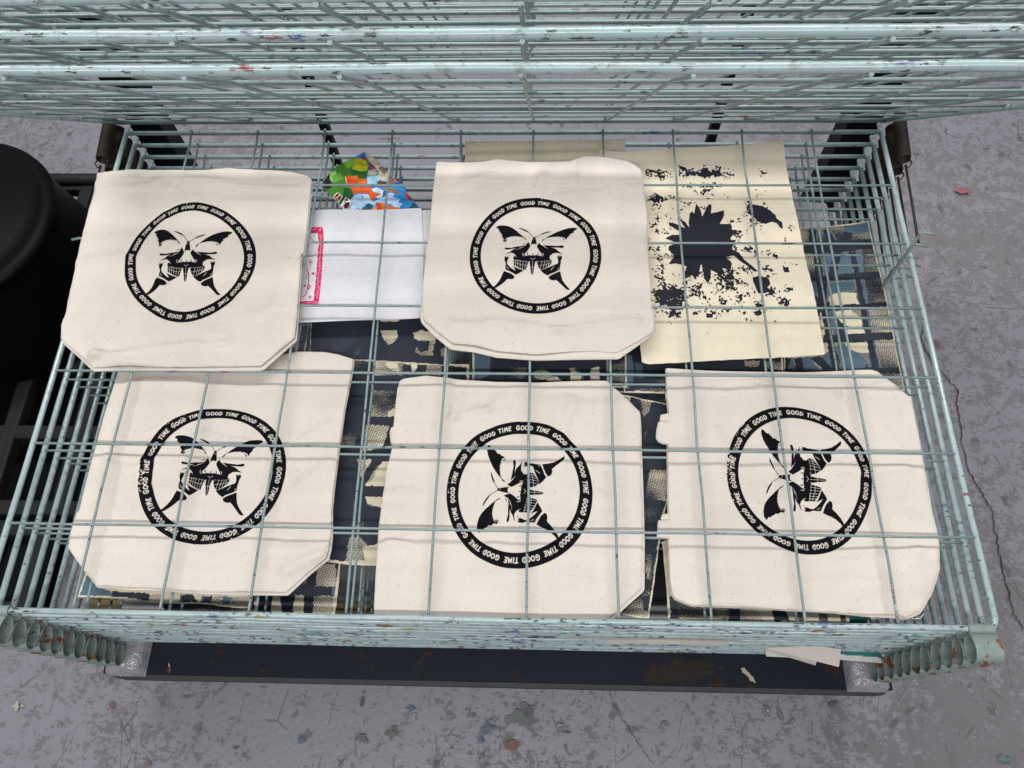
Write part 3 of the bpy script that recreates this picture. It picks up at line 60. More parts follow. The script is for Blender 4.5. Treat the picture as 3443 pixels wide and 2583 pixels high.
'traced':{"navy_upper":[["B",0.8,[[-0.2562,0.4156],[-0.2554,0.4461],[-0.214,0.4567],[-0.2206,0.4327],[-0.2335,0.4141]]],["B",0.75,[[-0.2212,0.4109],[-0.2112,0.4294],[-0.2086,0.411]]],["C",0.85,[[-0.1972,0.4161],[-0.1968,0.4517],[-0.1896,0.4398],[-0.1791,0.4146]]],["C",0,[[-0.182,0.4552],[-0.1527,0.4561],[-0.1509,0.4418],[-0.1546,0.4366],[-0.1727,0.4365],[-0.1763,0.4433]]],["C",0.55,[[-0.1731,0.4406],[-0.152,0.4407],[-0.156,0.4349],[-0.1659,0.4278]]],["C",0,[[-0.128,0.4505],[-0.1169,0.4557],[-0.1018,0.4548],[-0.0907,0.4473],[-0.0911,0.4304],[-0.1126,0.437],[-0.1248,0.4403]]],["C",0.5,[[-0.1157,0.4386],[-0.0931,0.4371],[-0.0922,0.4096],[-0.1106,0.4095],[-0.1231,0.4167]]],["B",0.8,[[-0.1216,0.4369],[-0.1005,0.4354],[-0.1009,0.4202],[-0.1141,0.4168]]],["C",0,[[-0.1841,0.4777],[-0.1515,0.4779],[-0.151,0.4717],[-0.182,0.4714]]],["C",0,[[-0.1155,0.4782],[-0.0973,0.4783],[-0.0969,0.472],[-0.1151,0.4719]]],["C",0.6,[[-0.0818,0.4237],[-0.0713,0.4238],[-0.0705,0.4088],[-0.0809,0.4097]]]],"navy_lower":[["C",0.88,[[-0.2427,0.4003],[-0.1965,0.4014],[-0.1955,0.3771],[-0.2414,0.3767]]],["C",0.5,[[-0.1845,0.4002],[-0.1393,0.4006],[-0.1378,0.376],[-0.1849,0.3746]]],["C",0.1,[[-0.1694,0.3987],[-0.1516,0.3988],[-0.1415,0.3841],[-0.1562,0.384]]],["C",0,[[-0.1272,0.399],[-0.1154,0.3991],[-0.1184,0.3843],[-0.1248,0.3784]]],["C",0.55,[[-0.1267,0.3842],[-0.1115,0.3779],[-0.126,0.3751]]],["C",0.6,[[-0.1011,0.3992],[-0.0773,0.3978],[-0.0775,0.3765],[-0.1025,0.3763]]],["C",0.88,[[-0.2413,0.3508],[-0.2017,0.3512],[-0.1983,0.3055],[-0.2387,0.3051]]],["C",0.6,[[-0.1854,0.3497],[-0.1356,0.3486],[-0.1349,0.3053],[-0.1833,0.3048]]],["C",0,[[-0.1558,0.3131],[-0.1476,0.3185],[-0.1328,0.314],[-0.1349,0.3053],[-0.1545,0.3054]]],["C",0.87,[[-0.2399,0.2912],[-0.2012,0.2916],[-0.2009,0.2547],[-0.2373,0.2578]]],["C",0.52,[[-0.1877,0.2918],[-0.1509,0.2907],[-0.159,0.2552],[-0.188,0.248]]],["C",0,[[-0.1655,0.2581],[-0.1582,0.2612],[-0.1568,0.2552],[-0.1646,0.2545]]],["C",0,[[-0.1424,0.2923],[-0.1024,0.2927],[-0.1029,0.2594],[-0.1396,0.259]]],["C",0.85,[[-0.2093,0.2359],[-0.2028,0.2359],[-0.2041,0.2271]]],["C",0.55,[[-0.1952,0.236],[-0.1736,0.2363],[-0.1805,0.2157],[-0.1905,0.2049]]],["C",0.05,[[-0.157,0.2336],[-0.0984,0.2358],[-0.0955,0.1959],[-0.1797,0.1947],[-0.1715,0.2092]]],["C",0.55,[[-0.1659,0.2232],[-0.1622,0.2291],[-0.1683,0.2058],[-0.1784,0.1956],[-0.1798,0.1953]]],["C",0.9,[[-0.2361,0.2136],[-0.2166,0.2138],[-0.2048,0.1961],[-0.2352,0.1948]]],["C",0.05,[[-0.178,0.1785],[-0.108,0.1787],[-0.1198,0.1556],[-0.1543,0.1607],[-0.1625,0.1605],[-0.1735,0.1688]]],["C",0.6,[[-0.1743,0.1688],[-0.1531,0.1621],[-0.1617,0.1517]]],["C",0.88,[[-0.2343,0.1763],[-0.2069,0.1781],[-0.209,0.1432],[-0.2319,0.1347]]],["C",0.65,[[-0.1941,0.1741],[-0.1758,0.1437],[-0.173,0.1295],[-0.1938,0.1292]]],["C",0.88,[[-0.2325,0.1183],[-0.2083,0.1187],[-0.2067,0.0827],[-0.2295,0.0837]]],["C",0.6,[[-0.1947,0.1184],[-0.1773,0.1192],[-0.1636,0.1033],[-0.1588,0.0822],[-0.196,0.0816]]],["C",0,[[-0.1731,0.1045],[-0.1522,0.1094],[-0.036,0.1093],[-0.0346,0.0816],[-0.1667,0.0808]]]],"left_right":[["C",0.5,[[-0.2439,0.0856],[-0.2161,0.0861],[-0.2122,0.0529],[-0.2423,0.0524]]],["C",0.6,[[-0.2617,0.056],[-0.2541,0.0694],[-0.256,0.0535]]],["C",0,[[-0.2703,0.0401],[-0.2555,0.0404],[-0.2543,0.0057],[-0.2707,0.0054]]],["C",0.5,[[-0.2433,0.0393],[-0.2124,0.0411],[-0.2093,0.0065],[-0.2402,0.0059]]],["B",0,[[-0.2185,0.0515],[-0.2117,0.0555],[-0.2112,0.0399],[-0.2179,0.0423]]],["C",0,[[-0.3027,0.0379],[-0.2905,0.0387],[-0.2874,0.0253],[-0.2805,0.0058],[-0.2987,0.0055]]],["C",0.5,[[-0.3269,0.0305],[-0.3211,0.0306],[-0.3183,0.0071],[-0.323,0.007]]]],"left_front":[["B",0.05,[[-0.5742,0.0626],[-0.5482,0.0591],[-0.5359,0.0414],[-0.5215,0.0368],[-0.5154,0.0285],[-0.5653,0.0288]]],["N",1.25,[[-0.5183,0.0362],[-0.4814,0.0349],[-0.4646,0.0231],[-0.5151,0.0271]]],["B",0.9,[[-0.5205,0.0366],[-0.4814,0.0345],[-0.4794,0.0258],[-0.5164,0.0281]]],["N",1.25,[[-0.4804,0.0349],[-0.4656,0.0338],[-0.464,0.0222],[-0.478,0.0245]]],["C",0.55,[[-0.4656,0.0338],[-0.4442,0.0332],[-0.4433,0.0225],[-0.4642,0.0231]]],["N",1.25,[[-0.4222,0.0326],[-0.401,0.0324],[-0.3962,0.0234],[-0.4204,0.0239]]],["B",0.5,[[-0.4221,0.032],[-0.4181,0.0321],[-0.4168,0.024],[-0.4208,0.0239]]],["N",1.25,[[-0.3919,0.0326],[-0.3761,0.0321],[-0.3773,0.0216],[-0.3899,0.0221]]],["B",0,[[-0.3919,0.0326],[-0.3858,0.0323],[-0.3883,0.0245],[-0.3907,0.0244]]],["C",0.55,[[-0.3773,0.032],[-0.3621,0.0323],[-0.3616,0.0211],[-0.3781,0.0212]]],["B",0.1,[[-0.3621,0.0323],[-0.3491,0.032],[-0.349,0.0198],[-0.3605,0.0207]]],["C",0.6,[[-0.3488,0.0325],[-0.3199,0.0325],[-0.3187,0.018],[-0.348,0.0187]]]],"left_dark":[["C",0.8,[[-0.363,0.0261],[-0.3189,0.021],[-0.3177,0.0073],[-0.3605,0.0065]]],["C",0.93,[[-0.4236,0.0246],[-0.3717,0.023],[-0.3694,0.0102],[-0.4205,0.0093]]]],"centre":[["B",0.05,[[-0.0304,0.4246],[-0.002,0.4248],[0.0026,0.3974],[0.0065,0.3893],[-0.0028,0.3757],[-0.0147,0.3702],[-0.0279,0.3674]]],["B",0.9,[[-0.0016,0.4138],[0.0279,0.4113],[0.029,0.3653],[-0.0024,0.365]]],["C",0.68,[[0.0296,0.3908],[0.0564,0.3903],[0.0554,0.3722],[0.0288,0.372]]],["C",0.5,[[0.0673,0.3858],[0.0819,0.3878],[0.1073,0.374],[0.1012,0.3665],[0.0675,0.3705]]],["C",0,[[0.0892,0.3707],[0.1061,0.3746],[0.112,0.3666],[0.0892,0.3669]]],["B",0,[[0.1292,0.3931],[0.1411,0.3837],[0.1457,0.3717],[0.1409,0.3664],[0.1243,0.3903]]],["C",0,[[0.1243,0.389],[0.1303,0.3898],[0.141,0.3757],[0.1397,0.3664],[0.1241,0.3667]]],["C",0,[[0.157,0.3906],[0.171,0.3929],[0.1704,0.3688],[0.1541,0.367],[0.1558,0.3825]]],["C",0.6,[[0.1861,0.3949],[0.213,0.4047],[0.2116,0.3578],[0.1844,0.3575]]]],"beside":[["B",0.1,[[0.2092,0.4162],[0.2232,0.4135],[0.2246,0.3784],[0.216,0.3566],[0.2075,0.3538]]],["B",0.3,[[0.2259,0.4027],[0.2372,0.4],[0.2386,0.3719],[0.2264,0.3757]]],["C",0.8,[[0.2088,0.3565],[0.2707,0.3571],[0.2702,0.3487],[0.2081,0.3502]]],["C",0.85,[[0.2506,0.3813],[0.2724,0.3842],[0.2711,0.3629],[0.2522,0.3654]]],["C",0.6,[[0.3963,0.4068],[0.4203,0.4071],[0.4191,0.3957],[0.3951,0.3955]]],["C",0.7,[[0.4251,0.4071],[0.4536,0.4046],[0.455,0.3872],[0.4284,0.3936]]]],"strip":[["C",0,[[0.2062,0.3446],[0.218,0.3427],[0.2136,0.3333]]],["C",0.75,[[0.2307,0.3399],[0.2478,0.3356],[0.2445,0.316],[0.2336,0.3067]]],["C",0.88,[[0.2313,0.2823],[0.2403,0.2872],[0.2353,0.2748]]],["C",0.88,[[0.2475,0.2567],[0.2688,0.2675],[0.2668,0.2351],[0.2464,0.2371]]],["C",0.62,[[0.2389,0.2256],[0.2661,0.2237],[0.2617,0.1768],[0.2306,0.1814]]],["C",0.8,[[0.2289,0.1687],[0.2575,0.1644],[0.2498,0.1304],[0.2281,0.1322]]],["C",0.7,[[0.2276,0.1095],[0.2459,0.1098],[0.2373,0.0659],[0.2254,0.0657]]],["B",0.75,[[0.2369,0.103],[0.2451,0.1032],[0.2373,0.0663],[0.2309,0.0662]]],["C",0.55,[[0.1864,0.0161],[0.225,0.0501],[0.2351,0.0513],[0.227,0.0126]]],["B",0.8,[[0.2194,0.0401],[0.2297,0.0442],[0.2268,0.0207],[0.2197,0.0244]]]],"under_right":[["B",0.78,[[0.2551,0.0437],[0.2689,0.044],[0.2758,0.0136],[0.2532,0.0132]]],["C",0.72,[[0.2672,0.044],[0.3399,0.0452],[0.3365,0.0147],[0.2676,0.0144]]],["N",1.25,[[0.3394,0.0452],[0.3542,0.0455],[0.3496,0.0094],[0.3358,0.0115]]],["C",0.6,[[0.3542,0.0455],[0.3687,0.0457],[0.3818,0.0092],[0.3485,0.0086]]],["N",1.2,[[0.3918,0.0461],[0.4115,0.0465],[0.4108,0.028],[0.4169,0.0142],[0.396,0.0129]]],["C",0.85,[[0.4263,0.0467],[0.4378,0.0469],[0.4361,0.0133],[0.4284,0.0132]]],["C",0.75,[[0.4575,0.0473],[0.4725,0.0475],[0.4664,0.0139],[0.4543,0.0137]]],["C",0.62,[[0.4837,0.0477],[0.5,0.048],[0.4905,0.0135],[0.4842,0.0142]]]]}}

YC = 0.116993            # grid pitch, front to back
YB = 7 * YC              # back bar
DZ = 0.030527            # pitch between lowered shelves
HW = 0.6575              # half width of a shelf
FLOOR = -0.50
rng = np.random.default_rng(7)
random.seed(5)

# ------------------------------------------------------------------ helpers
def tag(o, label=None, cat=None, group=None, kind=None):
    if label: o['label'] = label
    if cat: o['category'] = cat
    if group: o['group'] = group
    if kind: o['kind'] = kind
    return o

def empty(name, loc=(0, 0, 0)):
    o = bpy.data.objects.new(name, None); col.objects.link(o); o.location = loc
    o.empty_display_size = 0.05
    return o

def link(name, me, mat, parent=None):
    o = bpy.data.objects.new(name, me); col.objects.link(o)
    if mat is not None and len(me.materials) == 0: me.materials.append(mat)
    if parent is not None: o.parent = parent
    return o

class MB:
    def __init__(s): s.v = []; s.f = []; s.sm = []
    def add(s, v, f, smooth=True):
        n = len(s.v); s.v += [tuple(map(float, q)) for q in v]
        s.f += [tuple(i + n for i in q) for q in f]; s.sm += [smooth] * len(f)
    def box(s, x0, x1, y0, y1, z0, z1):
        v = [(x0,y0,z0),(x1,y0,z0),(x1,y1,z0),(x0,y1,z0),(x0,y0,z1),(x1,y0,z1),(x1,y1,z1),(x0,y1,z1)]
        s.add(v, [(0,3,2,1),(4,5,6,7),(0,1,5,4),(1,2,6,5),(2,3,7,6),(3,0,4,7)], False)
    def tube(s, pts, r, n=8, cap=True, rs=None):
        P = [np.array(p, float) for p in pts]; m = len(P)
        T = []
        for i in range(m):
            t = P[min(i+1, m-1)] - P[max(i-1, 0)]
            T.append(t / (np.linalg.norm(t) + 1e-12))
        up = np.array([0, 0, 1.0])
        if abs(T[0] @ up) > 0.9: up = np.array([0, 1.0, 0])
        N = up - (up @ T[0]) * T[0]; N /= np.linalg.norm(N)
        v = []
        for i in range(m):
            N = N - (N @ T[i]) * T[i]; N /= np.linalg.norm(N)
            B = np.cross(T[i], N); rr = rs[i] if rs is not None else r
            for k in range(n):
                a = 2*pi*k/n
                v.append(P[i] + rr*(cos(a)*N + sin(a)*B))
        f = []
        for i in range(m-1):
            for k in range(n):
                k2 = (k+1) % n
                f.append((i*n+k, i*n+k2, (i+1)*n+k2, (i+1)*n+k))
        s.add(v, f, True)
        if cap:
            n0 = len(s.v) - len(v)
            s.f.append(tuple(n0+k for k in range(n))[::-1]); s.sm.append(False)
            s.f.append(tuple(n0+(m-1)*n+k for k in range(n))); s.sm.append(False)
    def mesh(s, name):
        me = bpy.data.meshes.new(name); me.from_pydata(s.v, [], s.f); me.update()
        me.polygons.foreach_set('use_smooth', s.sm)
        return me
    def build(s, name, mat, parent=None):
        return link(name, s.mesh(name), mat, parent)

def bevel(o, w, seg=2):
    m = o.modifiers.new('bevel', 'BEVEL'); m.width = w; m.segments = seg; m.limit_method = 'ANGLE'
    return o

def arr_mesh(name, V, quads, tris, colors=None, smooth=True):
    """fast mesh from numpy arrays"""
    me = bpy.data.meshes.new(name)
    faces = [tuple(q) for q in quads.tolist()] if len(quads) else []
    faces += [tuple(t) for t in tris]
    me.from_pydata(V.tolist(), [], faces); me.update()
    me.polygons.foreach_set('use_smooth', [smooth]*len(me.polygons))
    if colors is not None:
        a = me.color_attributes.new('Col', 'FLOAT_COLOR', 'POINT')
        a.data.foreach_set('color', np.asarray(colors, np.float32).ravel())
    return me

def vnoise(X, Y, scale, seed):
    """smooth value noise in -1..1"""
    r = np.random.default_rng(seed); G = r.uniform(-1, 1, (256, 256))
    x = X/scale + 100.3; y = Y/scale + 77.7
    i = np.floor(x).astype(int); j = np.floor(y).astype(int)
    fx = x - i; fy = y - j; fx = fx*fx*(3-2*fx); fy = fy*fy*(3-2*fy)
    g = lambda a, b: G[a % 256, b % 256]
    return (g(i,j)*(1-fx)+g(i+1,j)*fx)*(1-fy) + (g(i,j+1)*(1-fx)+g(i+1,j+1)*fx)*fy

def fbm(X, Y, scale, seed, oct=4):
    s = 0; a = 1; t = 0
    for o in range(oct):
        s = s + a*vnoise(X, Y, scale/2**o, seed+o*13); t += a; a *= 0.55
    return s/t

def inside(poly, X, Y):
    r = np.zeros(X.shape, bool); n = len(poly)
    for i in range(n):
        x1, y1 = poly[i]; x2, y2 = poly[(i+1) % n]
        if y1 == y2: continue
        c = (y1 > Y) != (y2 > Y)
        r ^= c & (X < (x2-x1)*(Y-y1)/(y2-y1)+x1)
    return r

def segdist(X, Y, a, b):
    ax, ay = a; bx, by = b; dx, dy = bx-ax, by-ay; L = dx*dx+dy*dy + 1e-15
    t = np.clip(((X-ax)*dx+(Y-ay)*dy)/L, 0, 1)
    return np.hypot(X-ax-t*dx, Y-ay-t*dy)

def sdf(poly, X, Y):
    d = np.full(X.shape, 1e9); n = len(poly)
    for i in range(n): d = np.minimum(d, segdist(X, Y, poly[i], poly[(i+1) % n]))
    return np.where(inside(poly, X, Y), d, -d)

def chaikin(P, it=1):
    P = np.array(P, float)
    Q = np.roll(P, -1, 0); D = Q-P; Ln = np.linalg.norm(D, axis=1)[:, None]+1e-9
    c = np.minimum(0.2*Ln, 0.0009)
    return np.stack([P+D/Ln*c, Q-D/Ln*c], 1).reshape(-1, 2).tolist()

def grid(x0, x1, y0, y1, h):
    xs = np.arange(x0, x1+h, h); ys = np.arange(y0, y1+h, h)
    return np.meshgrid(xs, ys, indexing='ij')

def march(F, X, Y):
    """surface of the region F>0 on a regular grid: returns verts (n,2), quads, polys"""
    nx, ny = F.shape; ins = F > 0
    idx = -np.ones(F.shape, int); idx[ins] = np.arange(ins.sum())
    V = [np.stack([X[ins], Y[ins]], 1)]
    cnt = ins[:-1,:-1].astype(int)+ins[1:,:-1]+ins[1:,1:]+ins[:-1,1:]
    full = cnt == 4
    a = idx[:-1,:-1][full]; b = idx[1:,:-1][full]; c = idx[1:,1:][full]; d = idx[:-1,1:][full]
    quads = np.stack([a, b, c, d], 1)
    part = np.argwhere((cnt > 0) & (cnt < 4))
    n = int(ins.sum()); extra = []; cache = {}; polys = []; rim = []
    Fl = F.tolist(); Xl = X.tolist(); Yl = Y.tolist(); I = idx.tolist()
    def cut(p, q):
        nonlocal n
        key = (p, q) if p < q else (q, p)
        if key in cache: return cache[key]
        f1 = Fl[p[0]][p[1]]; f2 = Fl[q[0]][q[1]]; t = f1/(f1-f2); t = min(max(t, 0.02), 0.98)
        extra.append((Xl[p[0]][p[1]]*(1-t)+Xl[q[0]][q[1]]*t, Yl[p[0]][p[1]]*(1-t)+Yl[q[0]][q[1]]*t))
        cache[key] = n; n += 1
        return n-1
    for i, j in part.tolist():
        cs = [(i,j),(i+1,j),(i+1,j+1),(i,j+1)]
        s = [I[p[0]][p[1]] >= 0 for p in cs]
        if sum(s) == 2 and s[0] == s[2]:      # two opposite corners: two triangles
            for k in range(4):
                if s[k]:
                    e1 = cut(cs[k], cs[(k+1) % 4]); e0 = cut(cs[k-1], cs[k])
                    polys.append((e0, I[cs[k][0]][cs[k][1]], e1)); rim.append((e1, e0))
            continue
        pl = []; cuts = []
        for k in range(4):
            p = cs[k]; q = cs[(k+1) % 4]
            if s[k]: pl.append(I[p[0]][p[1]])
            if s[k] != s[(k+1) % 4]:
                c_ = cut(p, q); pl.append(c_); cuts.append((c_, s[k]))
        polys.append(tuple(pl))
        if len(cuts) == 2:
            o = [c for c, st in cuts if st][0]; e = [c for c, st in cuts if not st][0]
            rim.append((o, e))
    if extra: V.append(np.array(extra))
    return np.concatenate(V), quads, polys, rim

# ------------------------------------------------------------------ materials
def new_mat(name):
    m = bpy.data.materials.new(name); m.use_nodes = True
    nt = m.node_tree
    return m, nt, nt.nodes['Principled BSDF']

def N(nt, t, **kw):
    n = nt.nodes.new(t)
    for k, v in kw.items():
        if k.startswith('i_'):
            key = k[2:]; n.inputs[int(key) if key.isdigit() else key].default_value = v
        else: setattr(n, k, v)
    return n

def L(nt, a, b): nt.links.new(a, b)

def math_(nt, op, a, b=None, c=None, clamp=False):
    n = nt.nodes.new('ShaderNodeMath'); n.operation = op; n.use_clamp = clamp
    for i, q in enumerate((a, b, c)):
        if q is None: continue
        if isinstance(q, (int, float)): n.inputs[i].default_value = q
        else: nt.links.new(q, n.inputs[i])
    return n.outputs[0]

def mix_(nt, fac, a, b, blend='MIX'):
    n = nt.nodes.new('ShaderNodeMix'); n.data_type = 'RGBA'; n.blend_type = blend
    for i, q in ((0, fac), (6, a), (7, b)):
        if isinstance(q, (int, float)): n.inputs[i].default_value = q
        elif isinstance(q, tuple): n.inputs[i].default_value = q if len(q) == 4 else (*q, 1)
        else: nt.links.new(q, n.inputs[i])
    return n.outputs[2]

def noise_(nt, vec, scale, detail=3, rough=0.55, dist=0):
    n = N(nt, 'ShaderNodeTexNoise', i_Scale=scale, i_Detail=detail, i_Roughness=rough, i_Distortion=dist)
    L(nt, vec, n.inputs['Vector']); return n.outputs[0]

def step_(nt, v, lo, hi):
    n = N(nt, 'ShaderNodeMapRange'); n.interpolation_type = 'SMOOTHSTEP'
    n.inputs[1].default_value = lo; n.inputs[2].default_value = hi
    if isinstance(v, (int, float)): n.inputs[0].default_value = v
    else: L(nt, v, n.inputs[0])
    return n.outputs[0]

def obj_vec(nt, scale=(1, 1, 1), per_object=True):
    tc = N(nt, 'ShaderNodeTexCoord')
    mp = N(nt, 'ShaderNodeMapping'); mp.inputs['Scale'].default_value = scale
    L(nt, tc.outputs['Object'], mp.inputs[0])
    if not per_object: return mp.outputs[0], tc
    oi = N(nt, 'ShaderNodeObjectInfo')
    mul = N(nt, 'ShaderNodeVectorMath', operation='SCALE'); mul.inputs[0].default_value = (37.1, 91.7, 53.3)
    L(nt, oi.outputs['Random'], mul.inputs['Scale'])
    ad = N(nt, 'ShaderNodeVectorMath', operation='ADD')
    L(nt, mp.outputs[0], ad.inputs[0]); L(nt, mul.outputs[0], ad.inputs[1])
    return ad.outputs[0], tc

def paint_mat(name, base, dirt, spot_amt, rough=0.32, front_only=True, rust_amt=0.0):
    m, nt, b = new_mat(name)
    vec, tc = obj_vec(nt)
    n1 = noise_(nt, vec, 9, 5, 0.6)
    c = mix_(nt, step_(nt, n1, 0.35, 0.75), base, tuple(q*0.80 for q in base))
    n2 = noise_(nt, vec, 60, 4, 0.65)
    c = mix_(nt, math_(nt, 'MULTIPLY', step_(nt, n2, 0.56, 0.72), 0.55), c, dirt)
    n4 = noise_(nt, vec, 210, 3, 0.6)
    c = mix_(nt, math_(nt, 'MULTIPLY', step_(nt, n4, 0.62, 0.7), 0.5), c, (0.07, 0.075, 0.07))
    # dabs of old ink, stretched along the bars: fine dark marks and a few coloured smears
    def dabs(c, vscale, amt, dark, soft, cluster):
        v2, _ = obj_vec(nt, vscale)
        vo = N(nt, 'ShaderNodeTexVoronoi', i_Scale=1.0, i_Randomness=1.0)
        dn = N(nt, 'ShaderNodeTexNoise', i_Scale=2.2, i_Detail=4.0, i_Roughness=0.7)
        L(nt, v2, dn.inputs['Vector'])
        dsp = N(nt, 'ShaderNodeVectorMath', operation='MULTIPLY_ADD')
        L(nt, dn.outputs['Color'], dsp.inputs[0]); dsp.inputs[1].default_value = (2.0, 2.0, 2.0); L(nt, v2, dsp.inputs[2])
        L(nt, dsp.outputs[0], vo.inputs['Vector'])
        sep = N(nt, 'ShaderNodeSeparateColor'); L(nt, vo.outputs['Color'], sep.inputs[0])
        if dark: colr = mix_(nt, sep.outputs[0], (0.012, 0.012, 0.016), (0.05, 0.04, 0.045))
        else:
            ramp = N(nt, 'ShaderNodeValToRGB'); ramp.color_ramp.interpolation = 'CONSTANT'
            cols = [(0.0, (0.02, 0.02, 0.03)), (0.25, (0.02, 0.05, 0.25)), (0.40, (0.20, 0.08, 0.03)), (0.52, (0.05, 0.20, 0.28)),
                    (0.62, (0.22, 0.05, 0.06)), (0.70, (0.12, 0.10, 0.24)), (0.80, (0.55, 0.58, 0.56)), (0.92, (0.30, 0.30, 0.08)), (0.96, (0.04, 0.20, 0.16))]
            el = ramp.color_ramp.elements
            while len(el) < len(cols): el.new(0.5)
            for e, (p_, q_) in zip(el, cols): e.position = p_; e.color = (*q_, 1)
            L(nt, sep.outputs[0], ramp.inputs[0]); colr = ramp.outputs[0]
        mask = math_(nt, 'MULTIPLY', math_(nt, 'LESS_THAN', sep.outputs[1], amt), step_(nt, vo.outputs['Distance'], 0.55, 0.55-soft))
        if cluster: mask = math_(nt, 'MULTIPLY', mask, step_(nt, noise_(nt, vec, 8, 2), 0.42, 0.54))
        if front_only:
            sx = N(nt, 'ShaderNodeSeparateXYZ'); L(nt, tc.outputs['Object'], sx.inputs[0])
            fr = step_(nt, sx.outputs[1], 0.03, 0.004)
            mask = math_(nt, 'MULTIPLY', mask, math_(nt, 'MAXIMUM', fr, math_(nt, 'LESS_THAN', sep.outputs[2], 0.12)))
        return mix_(nt, math_(nt, 'MULTIPLY', mask, 0.9), c, colr)
    c = dabs(c, (110, 340, 340), spot_amt, True, 0.12, True)
    c = dabs(c, (42, 150, 150), spot_amt*0.8, False, 0.30, True)
    if rust_amt > 0:
        n3 = noise_(nt, vec, 45, 5, 0.65)
        rc = mix_(nt, noise_(nt, vec, 150, 2), (0.28, 0.09, 0.02), (0.09, 0.03, 0.012))
        c = mix_(nt, step_(nt, n3, 0.66-rust_amt, 0.69-rust_amt), c, rc)
    L(nt, c, b.inputs['Base Color'])
    b.inputs['Roughness'].default_value = rough
    bp = N(nt, 'ShaderNodeBump', i_Strength=0.25, i_Distance=0.0006)
    L(nt, n2, bp.inputs['Height']); L(nt, bp.outputs[0], b.inputs['Normal'])
    return m

TEAL = (0.365, 0.470, 0.476)
M = {}
M['teal'] = paint_mat('teal_enamel', TEAL, (0.13, 0.15, 0.14), 0.32, 0.17)
M['teal_wire'] = paint_mat('teal_wire_enamel', (0.245, 0.322, 0.325), (0.10, 0.11, 0.10), 0.08, 0.33, False)
M['teal_cup'] = paint_mat('teal_rusted_enamel', (0.225, 0.285, 0.268), (0.11, 0.12, 0.10), 0.03, 0.42, False, 0.075)  # enamel base darkened to carry the shading inside the cups

def simple(name, base, rough=0.5, var=0.0, vs=20, metallic=0.0, bump=0.0, bs=200, second=None, lo=0.5, hi=0.6, spec=0.5):
    m, nt, b = new_mat(name)
    vec, _ = obj_vec(nt)
    n1 = noise_(nt, vec, vs, 5, 0.6)
    c = mix_(nt, n1, tuple(q*(1-var) for q in base), tuple(q*(1+var) for q in base))
    if second: c = mix_(nt, step_(nt, noise_(nt, vec, vs*1.7, 5, 0.65), lo, hi), c, second)
    L(nt, c, b.inputs['Base Color'])
    b.inputs['Roughness'].default_value = rough; b.inputs['Metallic'].default_value = metallic; b.inputs['Specular IOR Level'].default_value = spec
    if bump:
        bp = N(nt, 'ShaderNodeBump', i_Strength=0.6, i_Distance=bump)
        L(nt, noise_(nt, vec, bs, 3), bp.inputs['Height']); L(nt, bp.outputs[0], b.inputs['Normal'])
    return m

M['spring'] = simple('rusty_spring_steel', (0.026, 0.019, 0.015), 0.6, 0.4, 60, 0.2, second=(0.065, 0.030, 0.016), lo=0.52, hi=0.62)
M['black_metal'] = simple('black_enamel', (0.0035, 0.004, 0.007), 0.6, 0.3, 25, spec=0.2)
M['rail'] = simple('dark_worn_rail', (0.006, 0.009, 0.018), 0.5, 0.35, 14, second=(0.028, 0.015, 0.008), lo=0.60, hi=0.72, spec=0.18)
M['rail_flange'] = simple('grey_flange', (0.036, 0.036, 0.042), 0.6, 0.25, 30, second=(0.04, 0.035, 0.035), lo=0.55, hi=0.65)
M['foam'] = simple('taped_foam', (0.30, 0.29, 0.315), 0.14, 0.25, 30, bump=0.012, bs=55)
M['bin'] = simple('black_plastic', (0.0020, 0.0020, 0.0022), 0.5, 0.3, 40, bump=0.0003, bs=500, spec=0.10)
M['pallet'] = simple('dark_pallet_plastic', (0.013, 0.013, 0.015), 0.65, 0.4, 25, second=(0.026, 0.025, 0.027), lo=0.55, hi=0.75, spec=0.25)
M['thread'] = simple('white_thread', (0.75, 0.73, 0.7), 0.8)

